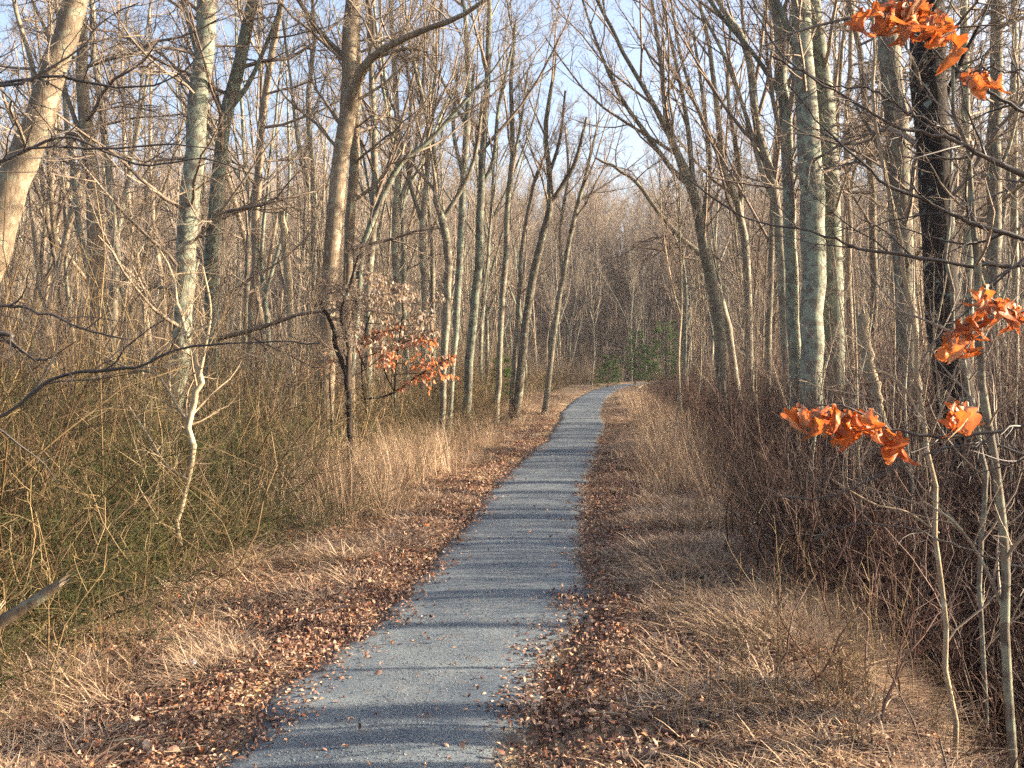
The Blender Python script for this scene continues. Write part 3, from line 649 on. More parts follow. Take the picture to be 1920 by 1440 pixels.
for i in range(4):
    K_ = 14; d_ = nrm(np.array([rng.normal(-.05, .08), rng.normal(0, .08), 1.])); P_ = [np.array([0, 0, -.1])]; h_ = rng.uniform(3.2, 4.8)
    for k_ in range(K_ - 1): P_.append(P_[-1] + d_ * h_ / (K_ - 1)); d_ = nrm(d_ + rng.normal(0, .045, 3) + [0, 0, .03])
    P_ = np.array(P_); R_ = np.linspace(.016, .004, K_)
    sap.append((mesh('trunk', *tubes(P_[None], R_[None], 8, .03), M['bark_smooth']), mesh('crown', *make_crown([(P_, R_, .15, 18)], dict(YS, l2=dict(YS['l2'], n=5))), M['branch' if i % 2 else 'redstem'])))
for i, (sx, sd_) in enumerate([(1560, 9), (1640, 8.2), (1700, 9.5), (1760, 8.4), (1830, 9.2), (1890, 8), (1600, 11), (1500, 12), (1680, 12.5), (1790, 11.5), (1440, 15), (1540, 15), (1880, 12), (1400, 18)]):
    p_ = px(sx, 900, sd_); q_ = empty('sapling', (p_[0], sd_, ground(p_[0], sd_)), 'thin multi twigged sapling standing in the brush thicket on the right bank', 'sapling', 'saplings in the right thicket')
    q_.rotation_euler = (rng.normal(0, .06), rng.normal(0, .08), rng.random() * 6.28); q_.scale = (rng.uniform(.7, 1.1),) * 3
    obj('trunk', sap[i % 4][0], q_); obj('crown', sap[i % 4][1], q_)
# ---- left foreground crooked pale sapling
T('crooked_sapling', 'pale crooked forked sapling rising from the left thicket', 'sapling', 8.5, [(345, 1060, 8), (335, 990, 9), (345, 930, 9), (358, 860, 11), (356, 795, 12), (370, 740, 11), (372, 700, 10), (362, 660, 9), (345, 610, 7), (330, 540, 5), (300, 470, 3)],
  [[(357, 795, 8), (335, 765, 7), (318, 735, 6), (290, 700, 5), (240, 690, 4), (180, 660, 3)], [(371, 720, 7), (385, 650, 6), (395, 580, 5), (380, 500, 4)], [(352, 900, 6), (310, 870, 5), (280, 820, 4), (240, 760, 3)]],
  ext=0, mat='bark_smooth', spec=dict(YS, l1=dict(ang=(35, 80), len=(.15, .4), w=.2, up=.03, max=1.2)), n1=14, tf=.1, limb_n=9, bmat='branch_pale')

# ------------------------------------------------------------------ the wood behind: a few forms, copied
def wild_tree(h, r, fork, spec, n1, lean=.05, seed=0):
    K = 16; d = nrm(np.array([rng.normal(0, lean), rng.normal(0, lean), 1.])); P = [np.array([0, 0, -.2])]
    for k in range(K - 1):
        P.append(P[-1] + d * h / (K - 1)); d = nrm(d + rng.normal(0, .05, 3) + np.array([0, 0, .05]))
    P = np.array(P); Rr = r * np.linspace(1, .12, K) ** .8
    Rr[0] *= 1.25
    stems = [(P, Rr, .38, n1)]; tr = [tubes(P[None], Rr[None], 10, .04)]
    if fork:
        C, Rc = grow(P[None], Rr[None], fork, .18, .6, (14, 30), (.65, .85), .72, 12, .06, .07, .02)
        Rc = np.maximum(Rc, (r * .62 * np.linspace(1, .1, 12))[None])
        Rc = np.minimum(Rc, (r * .7 * np.linspace(1, .12, 12))[None])
        for i in range(len(C)): stems.append((C[i], Rc[i], .25, int(n1 * .6)))
        tr.append(tubes(C, Rc, 7, .04))
    return join(tr), make_crown(stems, spec)
SB = dict(ASC, rt=.0044); SB['l4'] = dict(ASC['l4'], n=2)
SS = dict(SPR, rt=.0044); SS['l1'] = dict(SPR['l1'], ang=(35, 70), len=(.12, .3)); SS['l4'] = dict(SPR['l4'], n=2)
forms = []
for i in range(10):
    h = rng.uniform(12, 17); fk = [0, 2, 3, 1, 0, 2, 1, 3, 0, 2][i]
    tm, cm = wild_tree(h, rng.uniform(.075, .14), fk, SB if i % 3 else SS, 9 if fk else 17)
    forms.append((mesh('trunk', *tm, M[['bark_tan', 'bark_grey', 'bark_lichen', 'bark_tan', 'bark_grey'][i % 5]]), mesh('crown', *cm, M['branch'])))
poles = []
for i in range(6):
    tm, cm = wild_tree(rng.uniform(6, 10), rng.uniform(.03, .05), i % 2, dict(SB, l4=None), 14, .1)
    poles.append((mesh('trunk', *tm, M['bark_smooth' if i % 2 else 'bark_tan']), mesh('crown', *cm, M['branch'])))
def plant(kind, form, x, y, rz, scl, label, cat, group):
    root = empty(kind, (x, y, ground(x, y)), label, cat, group); root.rotation_euler = (rng.normal(0, .03), rng.normal(0, .03), rz); root.scale = (scl,) * 3
    obj('trunk', form[0], root); obj('crown', form[1], root)
taken = [(o.location.x, o.location.y) for o in list(COL.objects) if o.type == 'EMPTY']
def far_enough(x, y, dmin): return all((x - a) ** 2 + (y - b) ** 2 > dmin * dmin for a, b in taken)
def place_wood(n, ymin, ymax, dmin, smin, fn, pw=.8, half=.55):
    c = 0; tries = 0
    while c < n and tries < 40000:
        tries += 1
        y = ymin + (ymax - ymin) * rng.random() ** pw; x = rng.uniform(-1, 1) * half * y
        s = path_s(x, y)[0]
        if abs(s) < smin or not far_enough(x, y, dmin): continue
        if y < 66 and 1075 < 960 + F * x / y < 1275: continue        # open sky above the path
        taken.append((x, y)); fn(x, y, s); c += 1
def one(x, y, s):
    if s < 0: lb, g = 'slender bare tree in the crowded wood behind the left thicket', 'trees of the wood left of the path'
    elif y < 72 or x > 25: lb, g = 'slender bare tree in the crowded wood behind the right thicket', 'trees of the wood right of the path'
    else: lb, g = 'far bare tree in the wood beyond the bend of the path', 'trees beyond the bend of the path'
    plant('maple_tree', forms[rng.integers(len(forms))], x, y, rng.random() * 6.28, rng.uniform(.8, 1.12) * (.68 if 1100 < 960 + F * x / y < 1280 else .78 if 860 < 960 + F * x / y < 1110 else 1), lb, 'tree', g)
def pole(x, y, s):
    if s < 0: lb, g = 'thin young pole tree in the undergrowth left of the path', 'young pole trees left of the path'
    else: lb, g = 'thin young pole tree in the undergrowth right of the path', 'young pole trees right of the path'
    plant('young_tree', poles[rng.integers(len(poles))], x, y, rng.random() * 6.28, rng.uniform(.7, 1.15), lb, 'tree', g)
place_wood(235, 23, 88, 1.3, 2.9, one, .75)
place_wood(120, 17, 66, .9, 2.4, pole, .8)
# the wood that can no longer be counted: beyond the counted trees, and outside the view on the sunny side
FARF = []
for i in range(5):
    FARF.append(wild_tree(rng.uniform(14, 18), .13, [2, 0, 3, 1, 2][i], dict(SB, rt=.0105), 10))
whole_far = [mesh('bare_tree', *join([a, b]), M['branch']) for a, b in FARF]
whole = [mesh('bare_tree', *join([(np.array([v.co for v in a.vertices]), np.array([list(p.vertices) for p in a.polygons])) for a in (t, c)]), M['branch']) for t, c in forms[:5]]
def far_points(n, f):
    out = []
    while len(out) < n:
        x, y = f()
        if abs(path_s(x, y)[0]) > 2.8: out.append((x, y, ground(x, y)))
    return np.array(out)
def fw():
    y = 84 + 80 * rng.random() ** 1.3; return rng.uniform(-.62, .62) * y, y
P = far_points(800, fw); k = len(P)
scatter('far_wood', whole_far, P, np.column_stack([np.zeros(k), np.zeros(k), rng.random(k) * 6.28]), rng.uniform(.8, 1.12, k), 'far bare woodland closing the view in a grey brown mass of trunks and twigs', 'woodland')
def sw():
    y = rng.uniform(9.5, 60) if rng.random() < .8 else rng.uniform(-14, 0); return rng.uniform(max(.62 * y + 5, 9), .62 * max(y, 0) + 46), y
P = far_points(18, sw); k = len(P)
scatter('side_wood', whole, P, np.column_stack([np.zeros(k), np.zeros(k), rng.random(k) * 6.28]), rng.uniform(.8, 1.1, k), 'bare woodland continuing on the sunny side of the path', 'woodland')
for i, (yb, xb) in enumerate([(4.3, 9), (4.95, 12), (5.3, 8.5), (6.1, 12.5), (7.5, 9), (8.1, 12), (8.8, 10), (9.3, 13), (11.4, 10), (12.6, 13), (2.2, 11), (-1.5, 12)]):
    x_ = xb; y_ = yb + .0524 * xb; q_ = copy_pole = empty('maple_tree', (x_, y_, ground(x_, y_)), 'slim bare tree standing on the sunny side just outside the right edge', 'tree', 'trees along the sunny side')
    q_.rotation_euler = (0, rng.normal(0, .02), rng.random() * 6.28); q_.scale = (.9,) * 3
    obj('trunk', forms[(0, 4, 8)[i % 3]][0], q_); obj('crown', forms[(0, 4, 8)[i % 3]][1], q_)
# understory shrubs giving the twiggy haze at eye height
sh = [mesh('shrub', *clump(9, .5, rng.uniform(3.2, 4.4), (.0, .42), .1, .02, .012, 9, K=8, side_len=(.25, .5), l2=4, rm=.004), M['branch']) for _ in range(5)]
def du(x, y, s): return sstep(3.5, 6, np.abs(s)) * (.4 + .6 * vnoise(x, y, .3))
x, y, s_ = wedge_points(3000, 16, 150, -85, 90, du, 2, .56, pw=.85)
k = len(x)
scatter('understory', sh, np.column_stack([x, y, ground(x, y, s_)]), np.column_stack([rng.normal(0, .06, k), rng.normal(0, .06, k), rng.random(k) * 6.28]), rng.uniform(.6, 1.15, k), 'twiggy grey brown understory filling the wood between the trunks', 'brush')

k = 1000; y = rng.uniform(120, 215, k); x = rng.uniform(-.6, .6, k) * y
scatter('far_understory', sh, np.column_stack([x, y, ground(x, y)]), np.column_stack([np.zeros(k), np.zeros(k), rng.random(k) * 6.28]), rng.uniform(1.5, 2.6, k), 'dense far brush on the rise behind the wood', 'brush')
# ------------------------------------------------------------------ evergreens
M['needles'] = rndmat('pine_needles', [(0, (.05, .09, .02)), (.5, (.09, .15, .035)), (1, (.17, .21, .05))], .6, .25, nscale=1.2)
def pine_form(h, r, ragged):
    K = 8; P = np.zeros((1, K, 3)); P[0, :, 2] = np.linspace(-.1, h, K); P[0, :, :2] = np.cumsum(rng.normal(0, .03, (K, 2)), 0); Rr = np.linspace(.05, .01, K)[None] * h / 3
    tr = tubes(P, Rr, 8)
    C, Rc = grow(P, Rr, int(26 + h * 6), .1, .99, (65, 95), (r / h * .9, r / h * 1.3), .4, 6, .08, .05, .004, 9, .1)
    C2, R2 = grow(C, Rc, 6, .3, 1, (25, 60), (.3, .5), .6, 4, .1, .04, .003)
    tr = join([tr, tubes(C, Rc, 3), tubes(C2, R2, 3)])
    # needle sprays
    pts = np.concatenate([C2[:, 1:].reshape(-1, 3), C[:, 2:].reshape(-1, 3)]); pts = pts[rng.random(len(pts)) < ragged]
    n = 26; B = np.repeat(pts, n, 0) + rng.normal(0, .03, (len(pts) * n, 3)); D = nrm(rng.normal(0, 1, B.shape) + [0, 0, .3]); Ln = rng.uniform(.06, .13, len(B))[:, None]
    S = nrm(np.cross(D, rng.normal(0, 1, B.shape))) * .0055
    V = np.stack([B - S, B + S, B + D * Ln], 1).reshape(-1, 3); Q = np.arange(len(V)).reshape(-1, 3)
    return mesh('trunk', *tr, M['bark_dark']), mesh('foliage', V, Q, M['needles'])
pf = [pine_form(3.4, 1.1, 1), pine_form(2.6, 1.1, 1), pine_form(5.5, 1.6, .8)]
for (x, d, f, sc_, lb) in [
    (1216, 62, 0, 1.0, 'bright green young pine at the far end of the path bend'),
    (1250, 66, 2, 1.15, 'yellow green loose evergreen rising above the path bend'),
    (1190, 68, 2, .9, 'dim green evergreen behind the left side of the path bend'),
    (1140, 60, 1, 1.0, 'low dark evergreen bush at the left edge of the far path'),
    (940, 36, 0, .75, 'dark green young pine between the trunks left of the path'),
    (912, 40, 1, .6, 'small dim green pine left of the dark green young pine'),
    (1285, 60, 1, .9, 'small green evergreen bush right of the bright young pine'),
    (700, 52, 2, 1.0, 'ragged evergreen deep in the wood left of the beech leaves')]:
    p = px(x, 700, d); root = empty('pine_tree', (p[0], d, ground(p[0], d)), lb, 'evergreen'); root.scale = (sc_ * .72,) * 3; root.rotation_euler = (0, 0, rng.random() * 6)
    obj('trunk', pf[f][0], root); obj('foliage', pf[f][1], root)

# ------------------------------------------------------------------ leaves that hang on
def leafmat(name, a, b_, back, tr=.4):
    m, n, l, b = newmat(name); b.inputs['Roughness'].default_value = .5; b.inputs['Specular IOR Level'].default_value = .3
    g = n.new('ShaderNodeNewGeometry'); nz = noise(n, l, 18, 4, .6, g.outputs['Position'])
    r = ramp(n, [(.35, a), (.65, b_)]); l.new(nz.outputs[0], r.inputs[0])
    c = mixc(n, l, g.outputs['Backfacing'], r.outputs[0], back)
    oi = n.new('ShaderNodeObjectInfo'); rv = ramp(n, [(0, (.36, .40, .5)), (.5, (.85, .9, 1)), (1, (1.2, 1.35, 1.5))]); l.new(oi.outputs['Random'], rv.inputs[0])
    c = mixc(n, l, 1, c, rv.outputs[0], 'MULTIPLY'); l.new(c, b.inputs['Base Color'])
    t = n.new('ShaderNodeBsdfTranslucent'); l.new(r.outputs[0], t.inputs[0]); mx = n.new('ShaderNodeMixShader'); mx.inputs[0].default_value = tr
    l.new(b.outputs[0], mx.inputs[1]); l.new(t.outputs[0], mx.inputs[2]); l.new(mx.outputs[0], n['Material Output'].inputs[0])
    bp = n.new('ShaderNodeBump'); bp.inputs['Distance'].default_value = .004; bp.inputs['Strength'].default_value = .7; l.new(nz.outputs[0], bp.inputs['Height']); l.new(bp.outputs[0], b.inputs['Normal'])
    return m
M['oak_leaf'] = leafmat('oak_leaf', (.42, .08, .014), (.68, .19, .035), (.55, .34, .19), .38)
M['beech_leaf'] = leafmat('beech_leaf', (.55, .16, .05), (.62, .26, .10), (.50, .30, .18), .4)
M['beech_pale'] = leafmat('beech_pale_leaf', (.42, .29, .18), (.55, .40, .26), (.46, .33, .22), .3)
from mathutils import Matrix, Euler
def rotm(e): return np.array(Euler(e).to_matrix())
oak_forms = []
for i in range(10):
    V, Q = leaf_geo(rng.uniform(.105, .135), rng.uniform(.08, .105), lobes=(3, 2, 4)[i % 3], curl=rng.uniform(.6, 1.7), fold=rng.uniform(.3, 1.4), seg=18, twist=rng.uniform(-1.1, 1.1), wav=.17)
    oak_forms.append(mesh('leaf', V + rng.normal(0, .0010, V.shape), Q, M['oak_leaf']))
def lower_branch(root, base, name, pts, d, dl=0., twigs=10, mat='branch_dark'):
    P, Rr = stem_from([(a_ + rng.normal(0, 2), b_ + rng.normal(0, 4), w_ * .8) for a_, b_, w_ in pts], d, False, 0, 30, dl); P[1:-1] += rng.normal(0, .004, (28, 3)); Rr = Rr * rng.uniform(.85, 1.2, 30)
    C, Rc = grow(P[None], Rr[None], twigs, .12, .97, (30, 65), (.10, .30), .6, 7, .14, .02, .0022, .8, .08)
    C2, R2 = grow(C, Rc, 4, .15, 1, (30, 60), (.3, .6), .7, 5, .16, .02, .0012, .35, .04)
    V, Q = join([tubes(P[None], Rr[None], 8, .06), tubes(C, Rc, 5), tubes(C2, R2, 4)])
    return obj(name, mesh(name, V - base, Q, M[mat]), root), P
ob = np.array([3.05, 4.3, 0]); ob[2] = ground(ob[0], ob[1])
oak = empty('oak_tree', tuple(ob), 'young oak at the right edge reaching in with dark branches and clinging orange leaves', 'tree')
K = 12; tp = np.zeros((1, K, 3)); tp[0, :, 2] = np.linspace(-.2, 7, K); tp[0, :, 0] = np.cumsum(rng.normal(0, .03, K)); tr_ = np.linspace(.06, .012, K)[None]
obj('trunk', mesh('trunk', *tubes(tp, tr_, 12, .03), M['bark_dark']), oak)
def add_leaves(br, base, spots, d, n, spread, pal=None):
    for (lx, ly) in spots:
        for q in range(n):
            c = px(lx + rng.normal(0, spread), ly + rng.normal(0, spread * .6), d + rng.normal(0, .07)) - base
            o = obj('leaf', oak_forms[rng.integers(len(oak_forms))], br); o.location = c
            o.rotation_euler = (rng.normal(0, .6), rng.uniform(.6, 1.5), rng.random() * 6.28); o.scale = (rng.uniform(.75, 1.1),) * 3
OB = [ # points, depth, leaf spots, n, spread
 ([(2150, 780, 13), (1990, 800, 10), (1900, 805, 8), (1800, 812, 7), (1710, 812, 6), (1650, 795, 5), (1590, 775, 4), (1530, 765, 2.5)], 3.9, [(1508, 768), (1545, 765), (1575, 765), (1605, 770), (1632, 775), (1590, 790), (1560, 780), (1655, 800), (1672, 815), (1790, 775), (1795, 760)], 2, 9),
 ([(2150, 560, 12), (2020, 560, 10), (1940, 575, 8), (1880, 590, 6), (1840, 600, 4), (1805, 610, 3)], 3.9, [(1790, 625), (1810, 600), (1835, 580), (1860, 560), (1885, 570), (1915, 580), (1850, 545), (1800, 640)], 2, 10),
 ([(2150, -60, 13), (2000, -50, 10), (1900, -35, 8), (1800, -20, 6), (1720, -5, 5), (1650, 5, 3)], 3.9, [(1630, 12), (1660, 15), (1685, 25), (1705, 20), (1730, 30), (1755, 20), (1770, 50), (1690, 0), (1720, -5)], 2, 11),
 ([(2130, 100, 8), (2000, 120, 6), (1900, 128, 4), (1850, 130, 3), (1815, 135, 2)], 4.1, [(1820, 130), (1850, 138)], 1, 7),
 ([(2160, 400, 20), (2010, 350, 17), (1920, 325, 14), (1850, 295, 12), (1800, 270, 10), (1740, 250, 9), (1680, 240, 7), (1600, 195, 6), (1540, 160, 5), (1470, 100, 4), (1400, 0, 3)], 4.4, [], 0, 0),
 ([(1800, 270, 8), (1740, 225, 7), (1690, 200, 6), (1640, 170, 5), (1560, 160, 4), (1450, 108, 3)], 4.4, [], 0, 0),
 ([(2160, 520, 18), (2010, 475, 15), (1920, 452, 12), (1840, 430, 10), (1790, 405, 9), (1740, 380, 8), (1665, 345, 7), (1600, 290, 5), (1540, 240, 4), (1500, 190, 3), (1480, 160, 2)], 4.4, [], 0, 0),
 ([(2160, 520, 16), (2010, 500, 13), (1920, 496, 10), (1830, 494, 9), (1740, 482, 8), (1620, 466, 7), (1580, 455, 6), (1510, 428, 5), (1420, 415, 4), (1340, 375, 3), (1280, 330, 2)], 4.6, [], 0, 0),
 ([(2160, 300, 13), (2010, 270, 10), (1920, 215, 8), (1860, 170, 7), (1800, 140, 6), (1740, 90, 5), (1690, 30, 4), (1640, -40, 3)], 4.4, [], 0, 0),
 ([(2160, 900, 9), (2010, 880, 7), (1920, 850, 6), (1830, 835, 5), (1700, 870, 4), (1560, 930, 3), (1450, 930, 2)], 4.6, [], 0, 0),
 ([(2160, 1120, 10), (2000, 1080, 8), (1900, 1060, 6), (1790, 1020, 5), (1700, 990, 4), (1600, 985, 3), (1520, 1010, 2)], 4.6, [], 0, 0)]
nb = 0
for pts, d, spots, n, spread in OB:
    if pts[0][0] > 2100: pts = [(960 + (ob[0] / 4.3) * F, pts[0][1], pts[0][2])] + pts[1:]
    br, P_ = lower_branch(oak, ob, 'branch', pts, d, 0, 9 if spots else 13)
    add_leaves(br, ob, spots, d, n + (2 if n > 1 else 1 if n else 0), spread * 1.25)
# left foreground: a tree outside the frame reaching in with dark twigs
lb_ = np.array([-4.6, 6.2, 0]); lb_[2] = ground(lb_[0], lb_[1])
lt = empty('hornbeam_tree', tuple(lb_), 'small dark tree outside the left edge reaching in with long thin horizontal branches', 'tree')
tp = np.zeros((1, K, 3)); tp[0, :, 2] = np.linspace(-.2, 7, K); tp[0, :, 0] = np.cumsum(rng.normal(0, .03, K))
obj('trunk', mesh('trunk', *tubes(tp, tr_ * 1.2, 12, .03), M['bark_dark']), lt)
xl = 960 + F * lb_[0] / 6.2
for pts, d in [([(-440, 900, 14), (-200, 850, 12), (0, 780, 10), (60, 735, 9), (110, 706, 8), (200, 690, 7), (260, 682, 6), (340, 655, 5), (430, 645, 4), (520, 640, 3), (600, 650, 2)], 6.2),
               ([(-440, 230, 12), (-200, 190, 10), (0, 163, 8), (60, 145, 7), (150, 100, 5), (190, 40, 3), (260, 0, 2)], 6.2),
               ([(-440, 400, 12), (-200, 330, 10), (0, 290, 8), (70, 268, 7), (140, 155, 5), (190, 45, 3)], 6.2) if 0 else ([(-440, 200, 11), (-200, 180, 9), (0, 160, 7), (110, 150, 6), (230, 158, 5), (330, 145, 4), (400, 80, 3)], 6.4),
               ([(-440, 360, 11), (-200, 340, 9), (0, 300, 7), (70, 275, 6), (200, 285, 5), (330, 272, 4), (420, 280, 3)], 6.6),
               ([(-440, 640, 12), (-200, 600, 10), (0, 575, 8), (80, 590, 6), (160, 620, 5), (240, 640, 3)], 6.0),
               ([(-440, 700, 16), (-200, 640, 13), (0, 630, 11), (25, 655, 9), (60, 672, 6), (90, 665, 4)], 6.6),
               ([(-440, 350, 11), (-200, 330, 9), (0, 310, 7), (120, 255, 6), (260, 300, 5), (380, 300, 4), (500, 340, 2)], 7.0)]:
    pts = [(xl, pts[0][1], pts[0][2])] + pts[1:]
    lower_branch(lt, lb_, 'branch', pts, d, 0, 14)

# beech sapling with clinging leaves left of the path
bb = px(700, 780, 15); bb[2] = ground(bb[0], 15)
beech = empty('beech_sapling', tuple(bb), 'small beech sapling keeping pale and copper leaves left of the path', 'sapling')
st = []; tipsP = []; tipsO = []
for pts in ([(690, 790, 4), (678, 700, 3.5), (685, 620, 3), (705, 560, 3), (712, 530, 2)], [(742, 790, 3.5), (740, 720, 3), (748, 640, 3), (755, 580, 2), (752, 540, 1.5)]):
    P_, R_ = stem_from(pts, 15, False, 0, 14); st.append(tubes((P_ - bb)[None], R_[None], 6))
    C, Rc = grow(P_[None], R_[None], 16, .25, .98, (60, 90), (.35, .6), .6, 7, .08, .01, .003, .85, .2)
    C2, R2 = grow(C, Rc, 7, .2, 1, (35, 60), (.3, .55), .7, 6, .08, 0, .0015, .3, .08)
    st += [tubes(C - bb, Rc, 4), tubes(C2 - bb, R2, 3)]; tipsP.append(np.concatenate([C2[:, 1:].reshape(-1, 3), C[:, 3:].reshape(-1, 3)]))
P_, R_ = stem_from([(670, 750, 4), (730, 740, 4), (790, 700, 3), (850, 668, 2)], 15, False, 0, 14); st.append(tubes((P_ - bb)[None], R_[None], 5))
def leafcloud(pts, L, W, mat, name, parent, base):
    n = len(pts); vs, qs = [], []; o_ = 0
    for p in pts:
        V, Q = leaf_geo(L * rng.uniform(.7, 1.1), W * rng.uniform(.7, 1.1), 0, rng.uniform(.2, 1), rng.uniform(0, .7), 4, rng.uniform(-.5, .5))
        V = V @ rotm((rng.normal(0, .5), rng.uniform(.1, 1.2), rng.random() * 6.28)).T + (p - base)
        vs.append(V); qs.append(Q + o_); o_ += len(V)
    return obj(name, mesh(name, np.concatenate(vs), np.concatenate(qs), mat), parent)
A = np.concatenate(tipsP); zt = HC - (655 - 675) / F * 15
up_ = A[(A[:, 2] > 1.75)]; lo_ = A[(A[:, 2] <= 1.85) & (A[:, 2] > .9)]
up_ = up_[rng.permutation(len(up_))[:900]]; lo_ = lo_[rng.permutation(len(lo_))[:420]]
spr = np.concatenate([P_[6:] + rng.normal(0, .035, P_[6:].shape) for _ in range(9)])
P3_, R3_ = stem_from([(742, 740, 3), (720, 690, 3), (735, 655, 2.5), (780, 635, 2), (815, 640, 1.5)], 15, False, 0, 14); st.append(tubes((P3_ - bb)[None], R3_[None], 5))
P4_, R4_ = stem_from([(685, 690, 3), (672, 655, 2.5), (690, 630, 2), (740, 618, 1.5)], 15, False, 0, 14); st.append(tubes((P4_ - bb)[None], R4_[None], 5))
spr = np.concatenate([spr] + [Q_[4:] + rng.normal(0, .045, Q_[4:].shape) for Q_ in (P3_, P4_) for _ in range(10)])
obj('stem', mesh('stem', *join(st), M['bark_dark']), beech)
leafcloud(up_, .085, .05, M['beech_pale'], 'pale_leaves', beech, bb)
leafcloud(np.concatenate([lo_, spr]), .085, .05, M['beech_leaf'], 'copper_leaves', beech, bb)
lowb = px(620, 700, 17); lowb[2] = ground(lowb[0], 17)
b2 = empty('beech_sapling', tuple(lowb), 'knee high beech sprig with orange leaves at the foot of the tall cream lit tree', 'sapling')
P_, R_ = stem_from([(620, 760, 4), (618, 700, 4), (622, 680, 2)], 17, True, 0, 10); C, Rc = grow(P_[None], R_[None], 12, .5, 1, (60, 90), (.3, .5), .6, 5, .1, .02, .003, .5, .2)
obj('stem', mesh('stem', *join([tubes((P_ - lowb)[None], R_[None], 5), tubes(C - lowb, Rc, 3)]), M['bark_dark']), b2)
leafcloud(C[:, 2:].reshape(-1, 3), .08, .05, M['beech_leaf'], 'copper_leaves', b2, lowb)

# ------------------------------------------------------------------ on the ground
def gp(x, y, lift=0):
    """photo pixel -> point on the ground"""
    d = 3.
    for _ in range(60):
        p = px(x, y, d); g = ground(p[0], d) + lift
        d *= max(.5, (HC - g) / max(HC - p[2], .05)) if True else 1
        d = min(d, 90)
    p = px(x, y, d); p[2] = ground(p[0], d) + lift; return p
def log(name, label, cat, pts3, rad, mat, forks=0):
    P_ = crom(np.array(pts3), 14); base = P_[0].copy(); R_ = np.linspace(rad[0], rad[1], 14)
    root = empty(name, tuple(base), label, cat)
    V, Q = tubes((P_ - base)[None], R_[None], 10, .07); ring = V.reshape(14, 10, 3)
    ax = nrm(P_[-1] - P_[-2]); ring[-1] += ax * rng.uniform(-.5, 1.6, (10, 1)) * rad[1] * 1.6
    # pale splintered wood beyond the bark
    obj('bark', mesh('bark', V, Q, M[mat]), root)
    S = 14; a = rng.random(S) * 6.28; q = P_[-1] - base - ax * .03
    u = nrm(np.cross(ax, [0, 0, 1.])); v = np.cross(ax, u); off = (np.cos(a)[:, None] * u + np.sin(a)[:, None] * v) * rad[1] * .55
    SP = np.stack([q + off, q + off * .9 + ax * rad[1] * 1.5, q + off * .8 + ax * rad[1] * rng.uniform(2, 4.5, (S, 1))], 1)
    obj('splinters', mesh('splinters', *tubes(SP, np.tile(np.array([.3, .22, .03]) * rad[1], (S, 1)), 5), M['wood']), root)
    return root
M['wood'] = bark('fresh_wood', (.50, .38, .25), (.70, .58, .42), (.4, .33, .24), 0, .4)
d_ = 5.0
log('broken_log', 'broken log with a pale splintered end pointing right, in the thicket at the left edge', 'log', [px(-330, 1400, d_), px(-120, 1260, d_), px(-10, 1175, d_), px(60, 1130, d_), px(112, 1094, d_)], (.040, .024), 'bark_tan')
log('broken_log', 'short upright splintered stub touching the left edge above the broken log', 'log', [px(-60, 1240, d_ - .3), px(-35, 1180, d_ - .3), px(-8, 1145, d_ - .3)], (.04, .022), 'bark_smooth')
def stick(label, a, b_, r, mat, lift=.03, lift2=None, group=None, bend=.04, nm='fallen_twig'):
    A_, B_ = gp(*a, lift), gp(*b_, lift if lift2 is None else lift2); n = 9
    P_ = A_[None] * (1 - np.linspace(0, 1, n))[:, None] + B_[None] * np.linspace(0, 1, n)[:, None]
    Ln = np.linalg.norm(B_ - A_); P_[1:-1] += np.cumsum(rng.normal(0, bend * Ln / 5, (n - 2, 3)), 0) * [1, 1, .15]
    R_ = np.linspace(r, r * .45, n); parts = [tubes((P_ - A_)[None], R_[None], 6, .1)]
    C, Rc = grow((P_ - A_)[None], R_[None], 3, .3, .9, (25, 50), (.15, .35), .6, 4, .1, .02, r * .25, 1, .03); parts.append(tubes(C, Rc, 4))
    return tag(obj(nm, mesh(nm, *join(parts), M[mat]), None, tuple(A_)), label, 'twig', group)
stick('long dark fallen stick lying in the litter on the left verge', (495, 1168), (655, 1135), .013, 'branch_dark', .03, .06)
stick('dark broken branch propped in the straw left of the path where it narrows', (805, 775), (880, 705), .035, 'bark_dark', .05, .75, nm='fallen_branch')
stick('pale curved stick on the right edge of the path, farthest of the three', (1030, 1160), (1075, 1156), .006, 'branch_pale', .025)
stick('pale straight stick on the right edge of the path, middle one of three', (1032, 1182), (1108, 1168), .006, 'branch_pale', .025)
stick('pale stick on the right edge of the path, nearest of the three', (1010, 1226), (1078, 1214), .006, 'branch_pale', .025)
stick('short straw coloured stick near the bottom right of the path', (934, 1380), (962, 1358), .005, 'branch_pale', .025)
stick('thin forked twig lying in the middle of the near shadow band on the path', (696, 1273), (728, 1268), .004, 'branch_pale', .04)
stick('dark twig lying across the right path edge at the bottom', (905, 1420), (985, 1412), .006, 'branch_dark', .03)
stick('long pale stem leaning in the right verge weeds', (1385, 1050), (1440, 905), .006, 'branch_pale', .0, .55)
stick('reddish branch lying in the right verge near the bottom', (1230, 1365), (1330, 1395), .014, 'redstem', .03)
stick('tangled grey fallen branch lying beyond the right verge by the far path', (1185, 738), (1235, 718), .05, 'branch_pale', .1, .7, nm='fallen_branch')
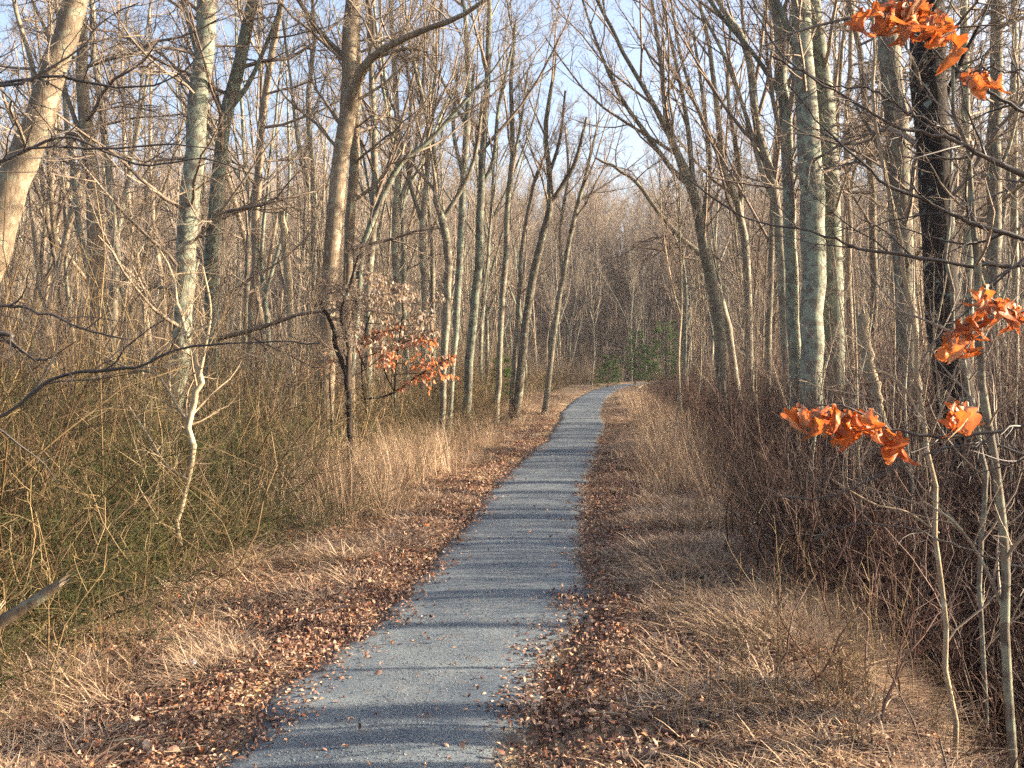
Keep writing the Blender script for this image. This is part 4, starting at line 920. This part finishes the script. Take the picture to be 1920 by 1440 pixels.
stick('bleached fallen branch lying in the right verge halfway along the path', (1255, 766), (1300, 775), .04, 'branch_pale', .2, .2, nm='fallen_branch')
for i in range(26):
    a = (rng.uniform(20, 560), rng.uniform(1180, 1420)) if i % 2 else (rng.uniform(1080, 1600), rng.uniform(1120, 1420))
    l_ = rng.uniform(30, 110); an = rng.uniform(-.4, .4)
    stick('small straw coloured twig among the fallen leaves beside the path', a, (a[0] + l_ * math.cos(an), a[1] + l_ * math.sin(an) * .6), rng.uniform(.003, .006), 'branch_pale', .03, .03, 'small twigs in the leaf litter')
# crumpled scrap of white paper
m, n, l, b = newmat('white_paper'); b.inputs['Base Color'].default_value = (.78, .78, .80, 1)
p = gp(358, 1250, .02); u = np.linspace(-1, 1, 12); X, Y = np.meshgrid(u, u)
V = np.stack([X * .045 + rng.normal(0, .004, X.shape), Y * .03 + rng.normal(0, .004, X.shape), .015 + .022 * rng.random(X.shape)], -1).reshape(-1, 3); idx = np.arange(144).reshape(12, 12)
Q = np.stack([idx[:-1, :-1], idx[:-1, 1:], idx[1:, 1:], idx[1:, :-1]], -1).reshape(-1, 4)
tag(obj('paper_scrap', mesh('paper_scrap', V, Q, m, False), None, tuple(p)), 'small crumpled white scrap of paper in the leaves on the left verge', 'litter')

# ------------------------------------------------------------------ the air
m = bpy.data.materials.new('air'); m.use_nodes = True; n = m.node_tree.nodes; n.clear()
out = n.new('ShaderNodeOutputMaterial'); pv = n.new('ShaderNodeVolumePrincipled'); pv.inputs['Color'].default_value = (.88, .90, .95, 1)
pv.inputs['Density'].default_value = .0004; m.node_tree.links.new(pv.outputs[0], out.inputs['Volume'])
x0, x1, y0, y1, z0, z1 = -1000, 1000, -400, 1300, -8, 40
V = np.array([(x, y, z) for z in (z0, z1) for y in (y0, y1) for x in (x0, x1)], float)
Q = np.array([[0, 2, 3, 1], [4, 5, 7, 6], [0, 1, 5, 4], [2, 6, 7, 3], [0, 4, 6, 2], [1, 3, 7, 5]])
hz = obj('haze', mesh('haze', V, Q, m, False)); tag(hz, 'faint evening haze filling the air between the trees', 'haze', kind='stuff')
